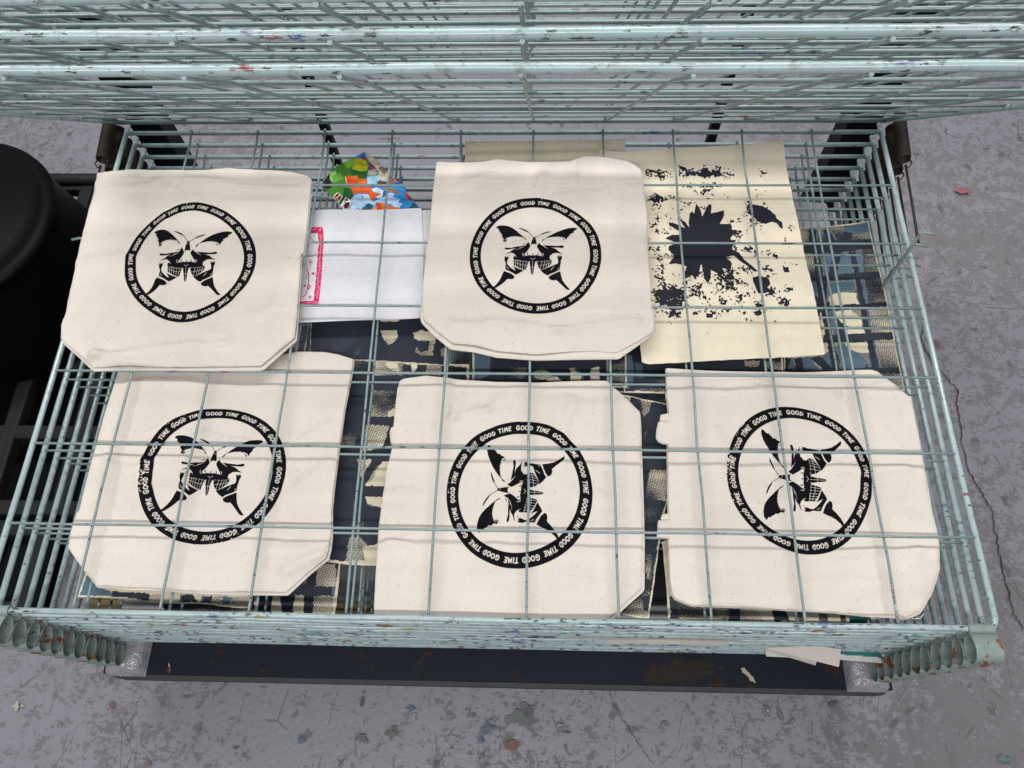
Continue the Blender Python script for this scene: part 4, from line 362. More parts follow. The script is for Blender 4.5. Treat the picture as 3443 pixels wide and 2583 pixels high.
def cotton_mat():
    m, nt, b = new_mat('natural_cotton_canvas')
    vec, tc = obj_vec(nt)
    n1 = noise_(nt, vec, 14, 4, 0.5)
    c = mix_(nt, n1, (0.60, 0.543, 0.483), (0.71, 0.652, 0.59))
    # seed flecks
    vo = N(nt, 'ShaderNodeTexVoronoi', i_Scale=400.0, i_Randomness=1.0)
    dn = N(nt, 'ShaderNodeTexNoise', i_Scale=330.0, i_Detail=2.0); L(nt, vec, dn.inputs['Vector'])
    ds = N(nt, 'ShaderNodeVectorMath', operation='MULTIPLY_ADD'); L(nt, dn.outputs['Color'], ds.inputs[0])
    ds.inputs[1].default_value = (0.004, 0.004, 0.004); L(nt, vec, ds.inputs[2])
    L(nt, ds.outputs[0], vo.inputs['Vector'])
    sp = N(nt, 'ShaderNodeSeparateColor'); L(nt, vo.outputs['Color'], sp.inputs[0])
    fl = math_(nt, 'MULTIPLY', math_(nt, 'LESS_THAN', sp.outputs[0], 0.20), step_(nt, vo.outputs['Distance'], 0.36, 0.14))
    c = mix_(nt, math_(nt, 'MULTIPLY', fl, math_(nt, 'MULTIPLY', sp.outputs[1], 0.9)), c, (0.30, 0.22, 0.15))
    L(nt, c, b.inputs['Base Color'])
    b.inputs['Roughness'].default_value = 0.9
    b.inputs['Sheen Weight'].default_value = 0.15
    wv = N(nt, 'ShaderNodeTexWave', i_Scale=210.0, i_Distortion=1.5, i_Detail=2.0); wv.bands_direction = 'DIAGONAL'
    L(nt, vec, wv.inputs['Vector'])
    hh = math_(nt, 'ADD', math_(nt, 'MULTIPLY', wv.outputs['Fac'], 0.35), noise_(nt, vec, 700, 2))
    bp = N(nt, 'ShaderNodeBump', i_Strength=0.5, i_Distance=0.0006)
    L(nt, hh, bp.inputs['Height'])
    bp2 = N(nt, 'ShaderNodeBump', i_Strength=0.6, i_Distance=0.010)
    L(nt, noise_(nt, vec, 13, 3, 0.5, 0.5), bp2.inputs['Height']); L(nt, bp.outputs[0], bp2.inputs['Normal'])
    L(nt, bp2.outputs[0], b.inputs['Normal'])
    return m
M['cotton'] = cotton_mat()
M['ink'] = simple('black_screen_ink', (0.004, 0.004, 0.006), 0.8, 0.3, 60, bump=0.0004, bs=900, spec=0.10)
M['navy_ink'] = simple('blue_black_ink', (0.010, 0.011, 0.020), 0.65, 0.25, 30, spec=0.25)

def attr_mat(name, rough=0.75, dash=True):
    m, nt, b = new_mat(name)
    at = N(nt, 'ShaderNodeAttribute'); at.attribute_name = 'Col'
    tc = N(nt, 'ShaderNodeTexCoord')
    c = at.outputs['Color']
    nz = noise_(nt, tc.outputs['Object'], 60, 4, 0.6)
    c = mix_(nt, 1.0, c, mix_(nt, nz, (0.9, 0.9, 0.9), (1.1, 1.1, 1.1)), 'MULTIPLY')
    if dash:
        mp = N(nt, 'ShaderNodeMapping'); mp.inputs['Rotation'].default_value = (0, 0, 0.25)
        L(nt, tc.outputs['Object'], mp.inputs[0])
        sx = N(nt, 'ShaderNodeSeparateXYZ'); L(nt, mp.outputs[0], sx.inputs[0])
        v = math_(nt, 'DIVIDE', sx.outputs[1], 0.0023)
        row = math_(nt, 'FLOOR', v)
        sl = math_(nt, 'MULTIPLY', sx.outputs[1], 0.7)
        u = math_(nt, 'ADD', math_(nt, 'DIVIDE', math_(nt, 'ADD', sx.outputs[0], sl), 0.0034), math_(nt, 'MULTIPLY', row, 0.5))
        fu = math_(nt, 'ABSOLUTE', math_(nt, 'SUBTRACT', math_(nt, 'FRACT', u), 0.5))
        fv = math_(nt, 'ABSOLUTE', math_(nt, 'SUBTRACT', math_(nt, 'FRACT', v), 0.5))
        t = math_(nt, 'MAXIMUM', math_(nt, 'MULTIPLY', fu, 1.7), math_(nt, 'MULTIPLY', fv, 2.0))
        t = math_(nt, 'ADD', t, math_(nt, 'MULTIPLY', math_(nt, 'SUBTRACT', noise_(nt, tc.outputs['Object'], 380, 2), 0.5), 0.55))
        ink = step_(nt, math_(nt, 'SUBTRACT', math_(nt, 'MULTIPLY', at.outputs['Alpha'], 1.25), t), -0.06, 0.06)
        ink = math_(nt, 'MULTIPLY', ink, math_(nt, 'GREATER_THAN', at.outputs['Alpha'], 0.03))
        c = mix_(nt, ink, c, (0.012, 0.018, 0.032))
    L(nt, c, b.inputs['Base Color']); b.inputs['Roughness'].default_value = rough
    return m
M['print'] = attr_mat('overprinted_paper')
M['paper'] = attr_mat('plain_paper', 0.8, False)
M['picture'] = attr_mat('glossy_picture_paper', 0.35, False)

def floor_mat():
    m, nt, b = new_mat('worn_painted_concrete')
    tc = N(nt, 'ShaderNodeTexCoord'); v = tc.outputs['Object']
    sx = N(nt, 'ShaderNodeSeparateXYZ'); L(nt, v, sx.inputs[0])
    base = mix_(nt, noise_(nt, v, 3.0, 5, 0.6), (0.187, 0.184, 0.217), (0.268, 0.261, 0.291))
    base = mix_(nt, math_(nt, 'MULTIPLY', step_(nt, noise_(nt, v, 14, 5, 0.7), 0.5, 0.8), 0.5), base, (0.16, 0.155, 0.165))
    # how worn: more at the sides, little in the middle front
    big = noise_(nt, v, 1.7, 3, 0.5)
    side = step_(nt, math_(nt, 'ABSOLUTE', math_(nt, 'SUBTRACT', sx.outputs[0], 0.02)), 0.25, 0.75)
    w = math_(nt, 'ADD', math_(nt, 'MULTIPLY', math_(nt, 'SUBTRACT', big, 0.5), 0.26), math_(nt, 'SUBTRACT', math_(nt, 'MULTIPLY', side, 0.062), 0.030))
    fine = noise_(nt, v, 32, 9, 0.78, 0.2)
    mp = N(nt, 'ShaderNodeMapping'); mp.inputs['Scale'].default_value = (1, 1.9, 1); mp.inputs['Rotation'].default_value = (0, 0, 0.25); L(nt, v, mp.inputs[0])
    fine2 = noise_(nt, mp.outputs[0], 75, 5, 0.7)
    grain = noise_(nt, v, 170, 4, 0.7)
    fld = math_(nt, 'ADD', math_(nt, 'ADD', math_(nt, 'MULTIPLY', fine, 0.55), math_(nt, 'MULTIPLY', fine2, 0.25)), w)
    fld = math_(nt, 'ADD', fld, math_(nt, 'MULTIPLY', grain, 0.20))
    worn = step_(nt, fld, 0.515, 0.560)
    wc = mix_(nt, noise_(nt, v, 25, 5, 0.7), (0.085, 0.076, 0.072), (0.175, 0.162, 0.157))
    c = mix_(nt, math_(nt, 'MULTIPLY', worn, 0.68), base, wc)
    # chips: isolated angular flecks
    vo = N(nt, 'ShaderNodeTexVoronoi', i_Scale=34.0); 
    dd = N(nt, 'ShaderNodeTexNoise', i_Scale=40.0, i_Detail=4.0); L(nt, v, dd.inputs['Vector'])
    ma = N(nt, 'ShaderNodeVectorMath', operation='MULTIPLY_ADD'); L(nt, dd.outputs['Color'], ma.inputs[0]); ma.inputs[1].default_value = (0.035, 0.05, 0.0); L(nt, v, ma.inputs[2])
    L(nt, ma.outputs[0], vo.inputs['Vector'])
    sc = N(nt, 'ShaderNodeSeparateColor'); L(nt, vo.outputs['Color'], sc.inputs[0])
    chip = math_(nt, 'MULTIPLY', math_(nt, 'LESS_THAN', sc.outputs[0], 0.16), step_(nt, vo.outputs['Distance'], 0.30, 0.22))
    c = mix_(nt, math_(nt, 'MULTIPLY', chip, 0.75), c, (0.095, 0.088, 0.085))
    # scratches: thin cell borders of stretched voronoi, broken up
    for rot, scl, thr, seed in ((0.5, (7, 2.6, 1), 0.020, 3), (-0.9, (6, 2.0, 1), 0.016, 8), (1.5, (9, 3.2, 1), 0.018, 5)):
        mp = N(nt, 'ShaderNodeMapping'); mp.inputs['Rotation'].default_value = (0, 0, rot); mp.inputs['Scale'].default_value = scl
        mp.inputs['Location'].default_value = (seed, seed*2.3, 0)
        L(nt, v, mp.inputs[0])
        ve = N(nt, 'ShaderNodeTexVoronoi', feature='DISTANCE_TO_EDGE', i_Scale=1.3); L(nt, mp.outputs[0], ve.inputs['Vector'])
        ln = step_(nt, ve.outputs['Distance'], thr*0.55, thr*0.15)
        br = step_(nt, noise_(nt, v, 9+seed, 3, 0.6), 0.52, 0.60)
        c = mix_(nt, math_(nt, 'MULTIPLY', math_(nt, 'MULTIPLY', ln, br), 0.6), c, (0.08, 0.075, 0.075))
    # small dark specks
    sp = step_(nt, noise_(nt, v, 150, 2, 0.6), 0.70, 0.735)
    c = mix_(nt, math_(nt, 'MULTIPLY', sp, 0.6), c, (0.06, 0.058, 0.06))
    L(nt, c, b.inputs['Base Color'])
    r = math_(nt, 'ADD', 0.42, math_(nt, 'MULTIPLY', worn, 0.3)); L(nt, r, b.inputs['Roughness'])
    bp = N(nt, 'ShaderNodeBump', i_Strength=0.35, i_Distance=0.002)
    L(nt, math_(nt, 'SUBTRACT', noise_(nt, v, 90, 4), worn), bp.inputs['Height']); L(nt, bp.outputs[0], b.inputs['Normal'])
    return m
M['floor'] = floor_mat()

# ------------------------------------------------------------------ the floor
mb = MB(); mb.add([(-6,-6,0),(6,-6,0),(6,6,0),(-6,6,0)], [(0,1,2,3)], False)
floor = mb.build('floor', M['floor']); floor.location = (0, 0, FLOOR); tag(floor, kind='structure')

def crack_mesh(name, pts, w):
    P = []
    for i in range(len(pts)-1):
        a = np.array(pts[i]); b_ = np.array(pts[i+1]); n = 7
        for k in range(n):
            q = a + (b_-a)*k/n; P.append(q + rng.normal(0, 0.0016, 2))
    mb = MB(); v = []; f = []
    for i, q in enumerate(P):
        t = P[min(i+1, len(P)-1)] - P[max(i-1, 0)]; t = t/np.linalg.norm(t); nn = np.array([-t[1], t[0]])
        ww = w*(0.55+0.6*abs(vnoise(np.array(i*1.0), np.array(0.0), 3.1, 4)))
        v += [(*(q-nn*ww), 0.004), (*(q+nn*ww), 0.004)]
        if i: f.append((2*i-2, 2*i, 2*i+1, 2*i-1))
    mb.add(v, f, False)
    return mb.build(name, simple('crack_dark', (0.035, 0.03, 0.028), 0.9), floor)
crack_mesh('floor_crack', DATA['crack'], 0.0014)
crack_mesh('floor_crack', DATA['crack2'], 0.0005)
for i, (x, y, a, b_, c) in enumerate(DATA['spots']):
    h = max(min(a, b_)/14, 0.0004)
    X, Y = grid(x-a*1.7, x+a*1.7, y-b_*1.7, y+b_*1.7, h)
    F = 0.85 - np.hypot((X-x)/a, (Y-y)/b_) + 1.3*fbm(X, Y, max(a, b_)*0.55, 50+i, 5)
    V, q, pl, _ = march(F, X, Y)
    if len(V) < 4: continue
    me = arr_mesh('paint_spot', np.c_[V, np.full(len(V), 0.0045+0.0002*i)], q, pl)
    link('paint_spot', me, simple('dried_paint', tuple(.65*q+.06 for q in c), 0.6, 0.3, 120), floor)

# ------------------------------------------------------------------ drying rack
rack = empty('drying_rack', (0, YB+0.03, FLOOR))
tag(rack, 'pale turquoise wire drying rack, ink-spattered, upper shelves swung up and lower ones level', 'drying rack')
ROOT = -np.array([0, YB+0.03, FLOOR])
def rk(o, loc=(0, 0, 0)):
    o.parent = rack; o.location = tuple(np.array(loc)+ROOT); return o

R_T = 0.0041; R_W = 0.0019
def frame_mesh(seed):
    r = random.Random(seed); mb = MB()
    rc = 0.014; pts = []
    yb = YB+0.018
    n = 9
    for i in range(n+1): pts.append((-HW+r.uniform(-.0006, .0006), yb-(yb-rc)*i/n, 0.0))
    for k in range(1, 6):
        a = pi + (pi/2)*k/6; pts.append((-HW+rc+rc*cos(a), rc+rc*sin(a), 0))
    for i in range(15): pts.append((-HW+rc+(2*HW-2*rc)*i/14, r.uniform(-.0006, .0006), r.uniform(-.0005, .0005)))
    for k in range(1, 6):
        a = 1.5*pi + (pi/2)*k/6; pts.append((HW-rc+rc*cos(a), rc+rc*sin(a), 0))
    for i in range(n+1): pts.append((HW+r.uniform(-.0006, .0006), rc+(yb-rc)*i/n, 0.0))
    rs = [R_T*(1+r.uniform(-.02, .02)) for _ in pts]
    mb.tube(pts, R_T, 14, True, rs)
    return mb.mesh('shelf')
def grid_mesh(seed):
    r = random.Random(seed); mb = MB()
    for a, b_ in DATA['wx']:
        a += r.uniform(-.0015, .0015); b_ += r.uniform(-.0015, .0015)
        pts = [(a, -0.0015, -0.0050), (a, 0.02, -0.0042)]
        for i in range(1, 10):
            t = i/10; pts.append((a+(b_-a)*t+r.uniform(-.0012, .0012), YB*t, -0.0012+r.uniform(-.0006, .0006)))
        pts += [(b_, YB-0.02, 0.001), (b_, YB-0.008, 0.0045), (b_, YB+0.003, 0.0062)]
        mb.tube(pts, R_W, 7)
    for j in range(1, 7):
        y = YC*j + r.uniform(-.001, .001); dy = r.uniform(-.001, .001)
        pts = [(-HW+0.002+(2*HW-0.004)*i/16, y+dy*(i/16)+r.uniform(-.0005, .0005), 0.0020+r.uniform(-.0003, .0003)) for i in range(17)]
        mb.tube(pts, R_W, 7)
    return mb.mesh('wire_grid')
def bar_mesh():
    mb = MB(); mb.tube([(-HW+.002+(2*HW-.004)*i/12, YB+random.uniform(-.0004, .0004), 0) for i in range(13)], 0.0039, 12); return mb.mesh('back_bar')
def cup_mesh(side):
    """folded sheet-metal spacer: a clip round the front tube and a tear-shaped loop before it"""
    mb = MB(); x0, x1 = (0.620, 0.652)
    if side < 0: x0, x1 = (-0.652, -0.620)
    th = 0.0018
    prof = []
    for k in range(13):                 # clip over the tube
        a = radians(-60 + 230*k/12); prof.append((cos(a)*(R_T+th), sin(a)*(R_T+th)))
    prof = prof[::1]
    for k in range(25):                 # loop, pointed at the tube
        a = radians(28 + 304*k/24)
        cy, cz, ry, rz = -0.0255, -0.001, 0.0165, 0.0138
        prof.append((cy+ry*cos(a)*(1.0 if cos(a) < 0.3 else 1.0+0.25*(cos(a)-.3)), cz+rz*sin(a)))
    prof.append((-0.0072, -0.0058)); prof.append((-0.002, -R_T-th))
    P = np.array(prof); m = len(P); v = []; f = []
    T = np.gradient(P, axis=0); T /= np.linalg.norm(T, axis=1)[:, None]; Nn = np.c_[-T[:, 1], T[:, 0]]
    # flared skirt of the clip
    xs = [(x0, th/2), (x1, th/2), (x1, -th/2), (x0, -th/2)]
    for i in range(m):
        for x, o in xs: v.append((x, P[i, 0]+Nn[i, 0]*o, P[i, 1]+Nn[i, 1]*o))
    for i in range(m-1):
        for k in range(4):
            k2 = (k+1) % 4
            f.append((i*4+k, i*4+k2, (i+1)*4+k2, (i+1)*4+k))
    mb.add(v, f, False)
    # rim of the loop opening, slightly thicker
    xi = x0 if side > 0 else x1
    mb.tube([(xi, p[0], p[1]) for p in P[13:38]], 0.0013, 6)
    # pressed crimps on the clip
    xc = (x0+x1)/2
    mb.tube([(xc, cos(radians(a))*(R_T+th+.0002), sin(radians(a))*(R_T+th+.0002)) for a in range(-20, 160, 20)], 0.0011, 6)
    return mb.mesh('spacer_cup')
frames = [frame_mesh(s) for s in (1, 2, 3)]; grids = [grid_mesh(s) for s in (11, 12, 13)]
bar = bar_mesh(); cups = [cup_mesh(-1), cup_mesh(1)]
for me in frames: me.materials.append(M['teal'])
for me in grids: me.materials.append(M['teal_wire'])
bar.materials.append(M['teal_wire'])
for me in cups: me.materials.append(M['teal_cup'])

def add_shelf(i, hinge_z, tilt, dx=0.0):
    fr = bpy.data.objects.new('shelf', frames[i % 3]); col.objects.link(fr); fr.parent = rack
    fr.rotation_euler = (tilt, 0, 0)
    # the back bar is the hinge line: keep it at (YB, hinge_z)
    p = np.array([dx, YB-YB*cos(tilt), hinge_z-YB*sin(tilt)])
    fr.location = tuple(p+ROOT)
    for nm, me in (('wire_grid', grids[(i*2+1) % 3]), ('back_bar', bar), ('spacer_cup', cups[0]), ('spacer_cup', cups[1])):
        o = bpy.data.objects.new(nm, me); col.objects.link(o); o.parent = fr
    return fr
for k in range(11):                                   # level shelves, top one first
    add_shelf(k, -k*DZ, 0.0, random.uniform(-.0012, .0012) if k else 0)
TILT = radians(-48.633)
for k in range(9):                                    # shelves swung up
    add_shelf(k+1, 0.02721+0.02893*k, TILT+radians(random.uniform(-.35, .35) if k > 2 else 0), random.uniform(-.0015, .0015))

# posts, base
for s in (-1, 1):
    mb = MB(); x0, x1 = sorted((s*0.616, s*0.672))
    mb.box(x0, x1, 0.858, 0.862, FLOOR, 1.05)
    mb.box(x0, x0+.004, 0.862, 0.90, FLOOR, 1.05); mb.box(x1-.004, x1, 0.862, 0.90, FLOOR, 1.05)
    rk(mb.build('post', M['black_metal'], rack))
for x in (-0.322, 0.390):
    mb = MB(); mb.box(x-.008, x+.008, 0.870, 0.884, FLOOR, 1.05)
    rk(mb.build('upright_bar', M['black_metal'], rack))
mb = MB(); mb.box(-0.664, 0.664, -0.052, 0.040, -0.362, -0.350)
rail = rk(bevel(mb.build('base_rail', M['rail'], rack), 0.002))
mb = MB(); v = [(-.640,-.059,-.395),(.650,-.059,-.395),(.664,-.052,-.395),(.664,-.0,-.395),(-.664,-.0,-.395),(-.664,-.052,-.395)]
mb.add(v+[(x, y, -.3625) for x, y, z in v], [(0,1,2,3,4,5)[::-1], (6,7,8,9,10,11), (0,1,7,6),(1,2,8,7),(2,3,9,8),(3,4,10,9),(4,5,11,10),(5,0,6,11)], False)
for i, (mx, my, ma, mb_, mr) in enumerate(((0.428, -0.031, .014, .0035, -.9), (-0.551, -0.038, .0045, .0018, -1.1), (-0.550, -0.0455, .003, .005, 0), (0.318, -0.030, .055, .017, .1))):
    X, Y = grid(-ma*1.8, ma*1.8, -mb_*1.8, mb_*1.8, min(ma, mb_)/8)
    V_, q_, p_, _ = march(1-np.hypot(X/ma, Y/mb_)+.9*fbm(X, Y, .006, 70+i, 3), X, Y)
    V_ = V_ @ np.array([[cos(mr), sin(mr)], [-sin(mr), cos(mr)]])
    link('paint_mark', arr_mesh('paint_mark', np.c_[V_[:,0]+mx, V_[:,1]+my, np.full(len(V_), -.3494)], q_, p_), simple('old_paint', ((.42, .38, .30), (.45, .40, .27), (.09, .045, .02), (.022, .015, .011))[i], .6, .3, 90, spec=.2), rail)
fl_ = mb.build('rail_flange', M['rail_flange'], rail)
for s in (-1, 1):
    mb = MB(); x0, x1 = sorted((s*0.640, s*0.664)); mb.box(x0, x1, 0.0405, 0.857, -0.390, -0.362)
    rk(mb.build('side_rail', M['black_metal'], rack))
    mb = MB(); mb.tube([(s*0.6, 0.0, -0.395), (s*0.6, 0.0, FLOOR+.06)], 0.012, 12); 
    mb.tube([(s*0.6-.012, 0.0, FLOOR+.03), (s*0.6+.012, 0.0, FLOOR+.03)], 0.03, 20)
    rk(mb.build('caster', M['black_metal'], rack))

# extension springs and pull rods at both hinges
def spring_mesh(s):
    mb = MB(); top = np.array([s*0.694, 0.856]); bot = np.array([s*0.685, 0.757])
    n = 29; r = 0.0095; pts = []; st = 12
    for i in range(n*st+1):
        t = i/(n*st); a = 2*pi*i/st
        pts.append((top[0]+(bot[0]-top[0])*t + r*cos(a), top[1]+(bot[1]-top[1])*t, r*sin(a)))
    mb.tube(pts, 0.00145, 6)
    hk = [(bot[0]+s*r*.9, bot[1]+.001, 0), (bot[0]+s*r*1.1, bot[1]-.008, 0), (bot[0]+s*.004, bot[1]-.017, 0), (bot[0]-s*.003, bot[1]-.014, 0)]
    mb.tube(hk, 0.0013, 6)
    return mb.mesh('spring')
def rod_mesh(s):
    mb = MB(); mb.tube([(s*0.6845, 0.745, 0), (s*0.680, 0.67, 0), (s*0.6745, 0.588, 0.0)], 0.0021, 7); return mb.mesh('pull_rod')
def catch_mesh(s):
    mb = MB()
    mb.tube([(s*0.672, 0.545, -.001), (s*0.652, 0.556, 0.0), (s*0.648, 0.560, 0.006), (s*0.655, 0.574, 0.044), (s*0.660, 0.575, 0.048), (s*0.678, 0.570, 0.048)], 0.0021, 8)
    return mb.mesh('catch_wire')
for s in (-1, 1):
    sm = spring_mesh(s); rm = rod_mesh(s); cm = catch_mesh(s)
    sm.materials.append(M['spring']); rm.materials.append(M['spring']); cm.materials.append(M['teal_cup'])
    for k in range(0, 9):
        rk(link('spring', sm, None, rack), (0, 0.0, -k*DZ+.002))
        rk(link('pull_rod', rm, None, rack), (0, 0.0, -k*DZ+.002))
    for k in range(0, 5 if s > 0 else 0):
        rk(link('catch_wire', cm, None, rack), (0, 0.0, -k*DZ))
    if s < 0:
        mb = MB(); mb.tube([(-.652, .585, .0), (-.682, .594, .001), (-.694, .590, .002)], .0022, 8)
        rk(mb.build('catch_wire', M['teal_cup'], rack))

# taped foam pads on the base rail ends
for s, lab in ((-1, 'silvery taped foam pad on the left end of the dark base rail'), (1, 'silvery taped foam pad on the right end of the dark base rail')):
    mb = MB(); x0, x1 = sorted((s*0.588, s*0.656)); nx, ny = 16, 14
    X, Y = np.meshgrid(np.linspace(x0, x1, nx), np.linspace(-0.0555, 0.035, ny), indexing='ij')
    e = np.minimum(np.minimum(X-x0, x1-X), np.minimum(Y+0.0555, 0.035-Y))
    Z = -0.349+0.024*(1-np.exp(-np.maximum(e, 0)/0.004))+0.0012*vnoise(X, Y, 0.012, 5+s)
    v = [(X[i,j], Y[i,j], Z[i,j]) for i in range(nx) for j in range(ny)]
    f = [(i*ny+j, (i+1)*ny+j, (i+1)*ny+j+1, i*ny+j+1) for i in range(nx-1) for j in range(ny-1)]
    mb.add(v, f)
    mb.box(x0, x1, -0.0555, 0.035, -0.3495+0, -0.3485)
    o = mb.build('foam_pad', M['foam']); tag(o, lab, 'foam pad', 'foam pads on the base rail')

# ------------------------------------------------------------------ tote bags
# hand-lettered capitals as strokes in a 1 x 1 box
def ell_(cx, cy, rx, ry, a0=0, a1=360, n=14):
    return [(cx+rx*cos(radians(a0+(a1-a0)*i/n)), cy+ry*sin(radians(a0+(a1-a0)*i/n))) for i in range(n+1)]
GL = {'G': (0.80, [ell_(.42,.5,.40,.46,48,310), [(.70,.16),(.74,.46),(.44,.44)]]),
      'O': (0.80, [ell_(.42,.48,.38,.44)]),
      'D': (0.80, [[(.10,.02),(.16,.98),(.45,.93),(.70,.70),(.72,.38),(.48,.08),(.10,.02)]]),
      'T': (0.62, [[(.0,.92),(.66,.98)],[(.34,.94),(.28,.0)]]),
      'I': (0.26, [[(.16,.96),(.10,.02)]]),
      'M': (0.86, [[(.06,.0),(.16,.96),(.42,.34),(.70,.98),(.80,.02)]]),
      'E': (0.58, [[(.56,.96),(.12,.94),(.06,.04),(.54,.06)],[(.08,.50),(.46,.53)]])}
def design_mask(n=560, ss=2):
    R = 1.04; m = n*ss
    ax = (np.arange(m)+0.5)/m*2*R - R
    A = np.zeros((m, m), bool)                  # [ix, iy]
    X, Y = np.meshgrid(ax, ax, indexing='ij'); rr = np.hypot(X, Y)
    A[(rr < 1.0) & (rr > 0.830)] = True
    def sub(x0, x1, y0, y1):
        i0, i1 = [int(np.clip((q+R)/(2*R)*m, 0, m-1)) for q in (x0, x1)]
        j0, j1 = [int(np.clip((q+R)/(2*R)*m, 0, m-1)) for q in (y0, y1)]
        return slice(i0, i1+2), slice(j0, j1+2)
    def stroke(P, w, val):
        for a, b_ in zip(P[:-1], P[1:]):
            s = sub(min(a[0], b_[0])-w, max(a[0], b_[0])+w, min(a[1], b_[1])-w, max(a[1], b_[1])+w)
            d = segdist(X[s], Y[s], a, b_); B = A[s]; B[d < w] = val
    for v, w, P in DATA['design']:
        if w == 0:
            xs = [q[0] for q in P]; ys = [q[1] for q in P]
            s = sub(min(xs), max(xs), min(ys), max(ys)); B = A[s]; B[inside(P, X[s], Y[s])] = bool(v)
        else: stroke(P, w, bool(v))
    # lettering: eleven GOOD TIME pairs, clockwise, tops outward
    H = 0.066; rb = 0.8850; ang = radians(90+13.5); lr = random.Random(3)
    for rep in range(11):
        a = ang - rep*2*pi/11
        for word, gap in (('GOOD', 0.040), ('TIME', 0.0)):
            for ch in word:
                wd, st = GL[ch]; wd = wd*H*0.86
                j1 = lr.uniform(-.05, .05); j2 = lr.uniform(.92, 1.06)
                for s_ in st:
                    P = []
                    for u, v in s_:
                        uu = (u*0.86*H + (v*H)*0.13); r_ = rb + (v*j2+j1)*H*0.9; t = a-(uu)/0.93
                        P.append((r_*cos(t), r_*sin(t)))
                    stroke(P, 0.0083, False)
                a -= (wd+0.0145)/0.93
            a -= gap/0.93
    G = A.reshape(n, ss, n, ss).mean((1, 3))
    cx = (np.arange(n)+0.5)/n*2*R - R
    return G, cx
DM, DAX = design_mask()

def wcubic(co, x, y):
    T = np.stack([np.ones_like(x), x, y, x*x, x*y, y*y, x**3, x*x*y, x*y*y, y**3], -1)
    return T @ np.array(co)

def pillow(name, poly, zbase, thick, mat, parent, h=0.0022, hfun=None, edge=0.004, skirt=True):
    P = np.array(poly); X, Y = grid(P[:,0].min()-3*h, P[:,0].max()+3*h, P[:,1].min()-3*h, P[:,1].max()+3*h, h)
    F = sdf(poly, X, Y)
    V, q, pl, rim = march(F, X, Y)
    d = np.maximum(sdf(poly, V[:,0], V[:,1]), 0)
    Z = zbase + thick*np.sqrt(1-np.clip(1-d/edge, 0, 1)**2)
    if hfun is not None: Z = Z + hfun(V[:,0], V[:,1], d)
    V3 = np.c_[V, Z]; pl = list(pl)
    if skirt:
        ids = sorted({i for e in rim for i in e}); mp = {i: len(V3)+k for k, i in enumerate(ids)}
        low = V3[ids].copy(); low[:,2] = zbase-0.0012; V3 = np.r_[V3, low]
        pl += [(a, b_, mp[b_], mp[a]) for a, b_ in rim]
    return link(name, arr_mesh(name, V3, q, pl), mat, parent)

BAGS = {
 'A': dict(label='tote bag on top of the wires at back left, beside the pink bordered sheet', inset=(0, -1, .0045), seed=21,
           wear=[(-.62,.72,.35,.16),(-.15,.98,.3,.12)], arc=1),
 'B': dict(label='tote bag on top of the wires between the white sheet and the flower print', inset=(-.15, -1, .0115), seed=33,
           wear=[(.2,.99,.3,.10)]),
 'C': dict(label='tote bag under the wires at the front left, its skull design the right way up', inset=(.25, -1, .003), seed=48,
           wear=[(-.99,-.12,.35,.30),(-.7,.75,.4,.15),(.35,-.92,.4,.2)]),
 'D': dict(label='tote bag turned sideways under the wires, middle one of the three front bags', inset=(1, -.6, .0045), seed=57,
           wear=[(.0,.99,.5,.10)]),
 'E': dict(label='sideways tote bag at the front right with two folded handles poking out', inset=(1, -.5, .003), seed=66,
           wear=[(.1,.98,.42,.34),(.65,.72,.3,.2),(-.45,.9,.4,.2),(-.8,-.3,.2,.1)]),
}
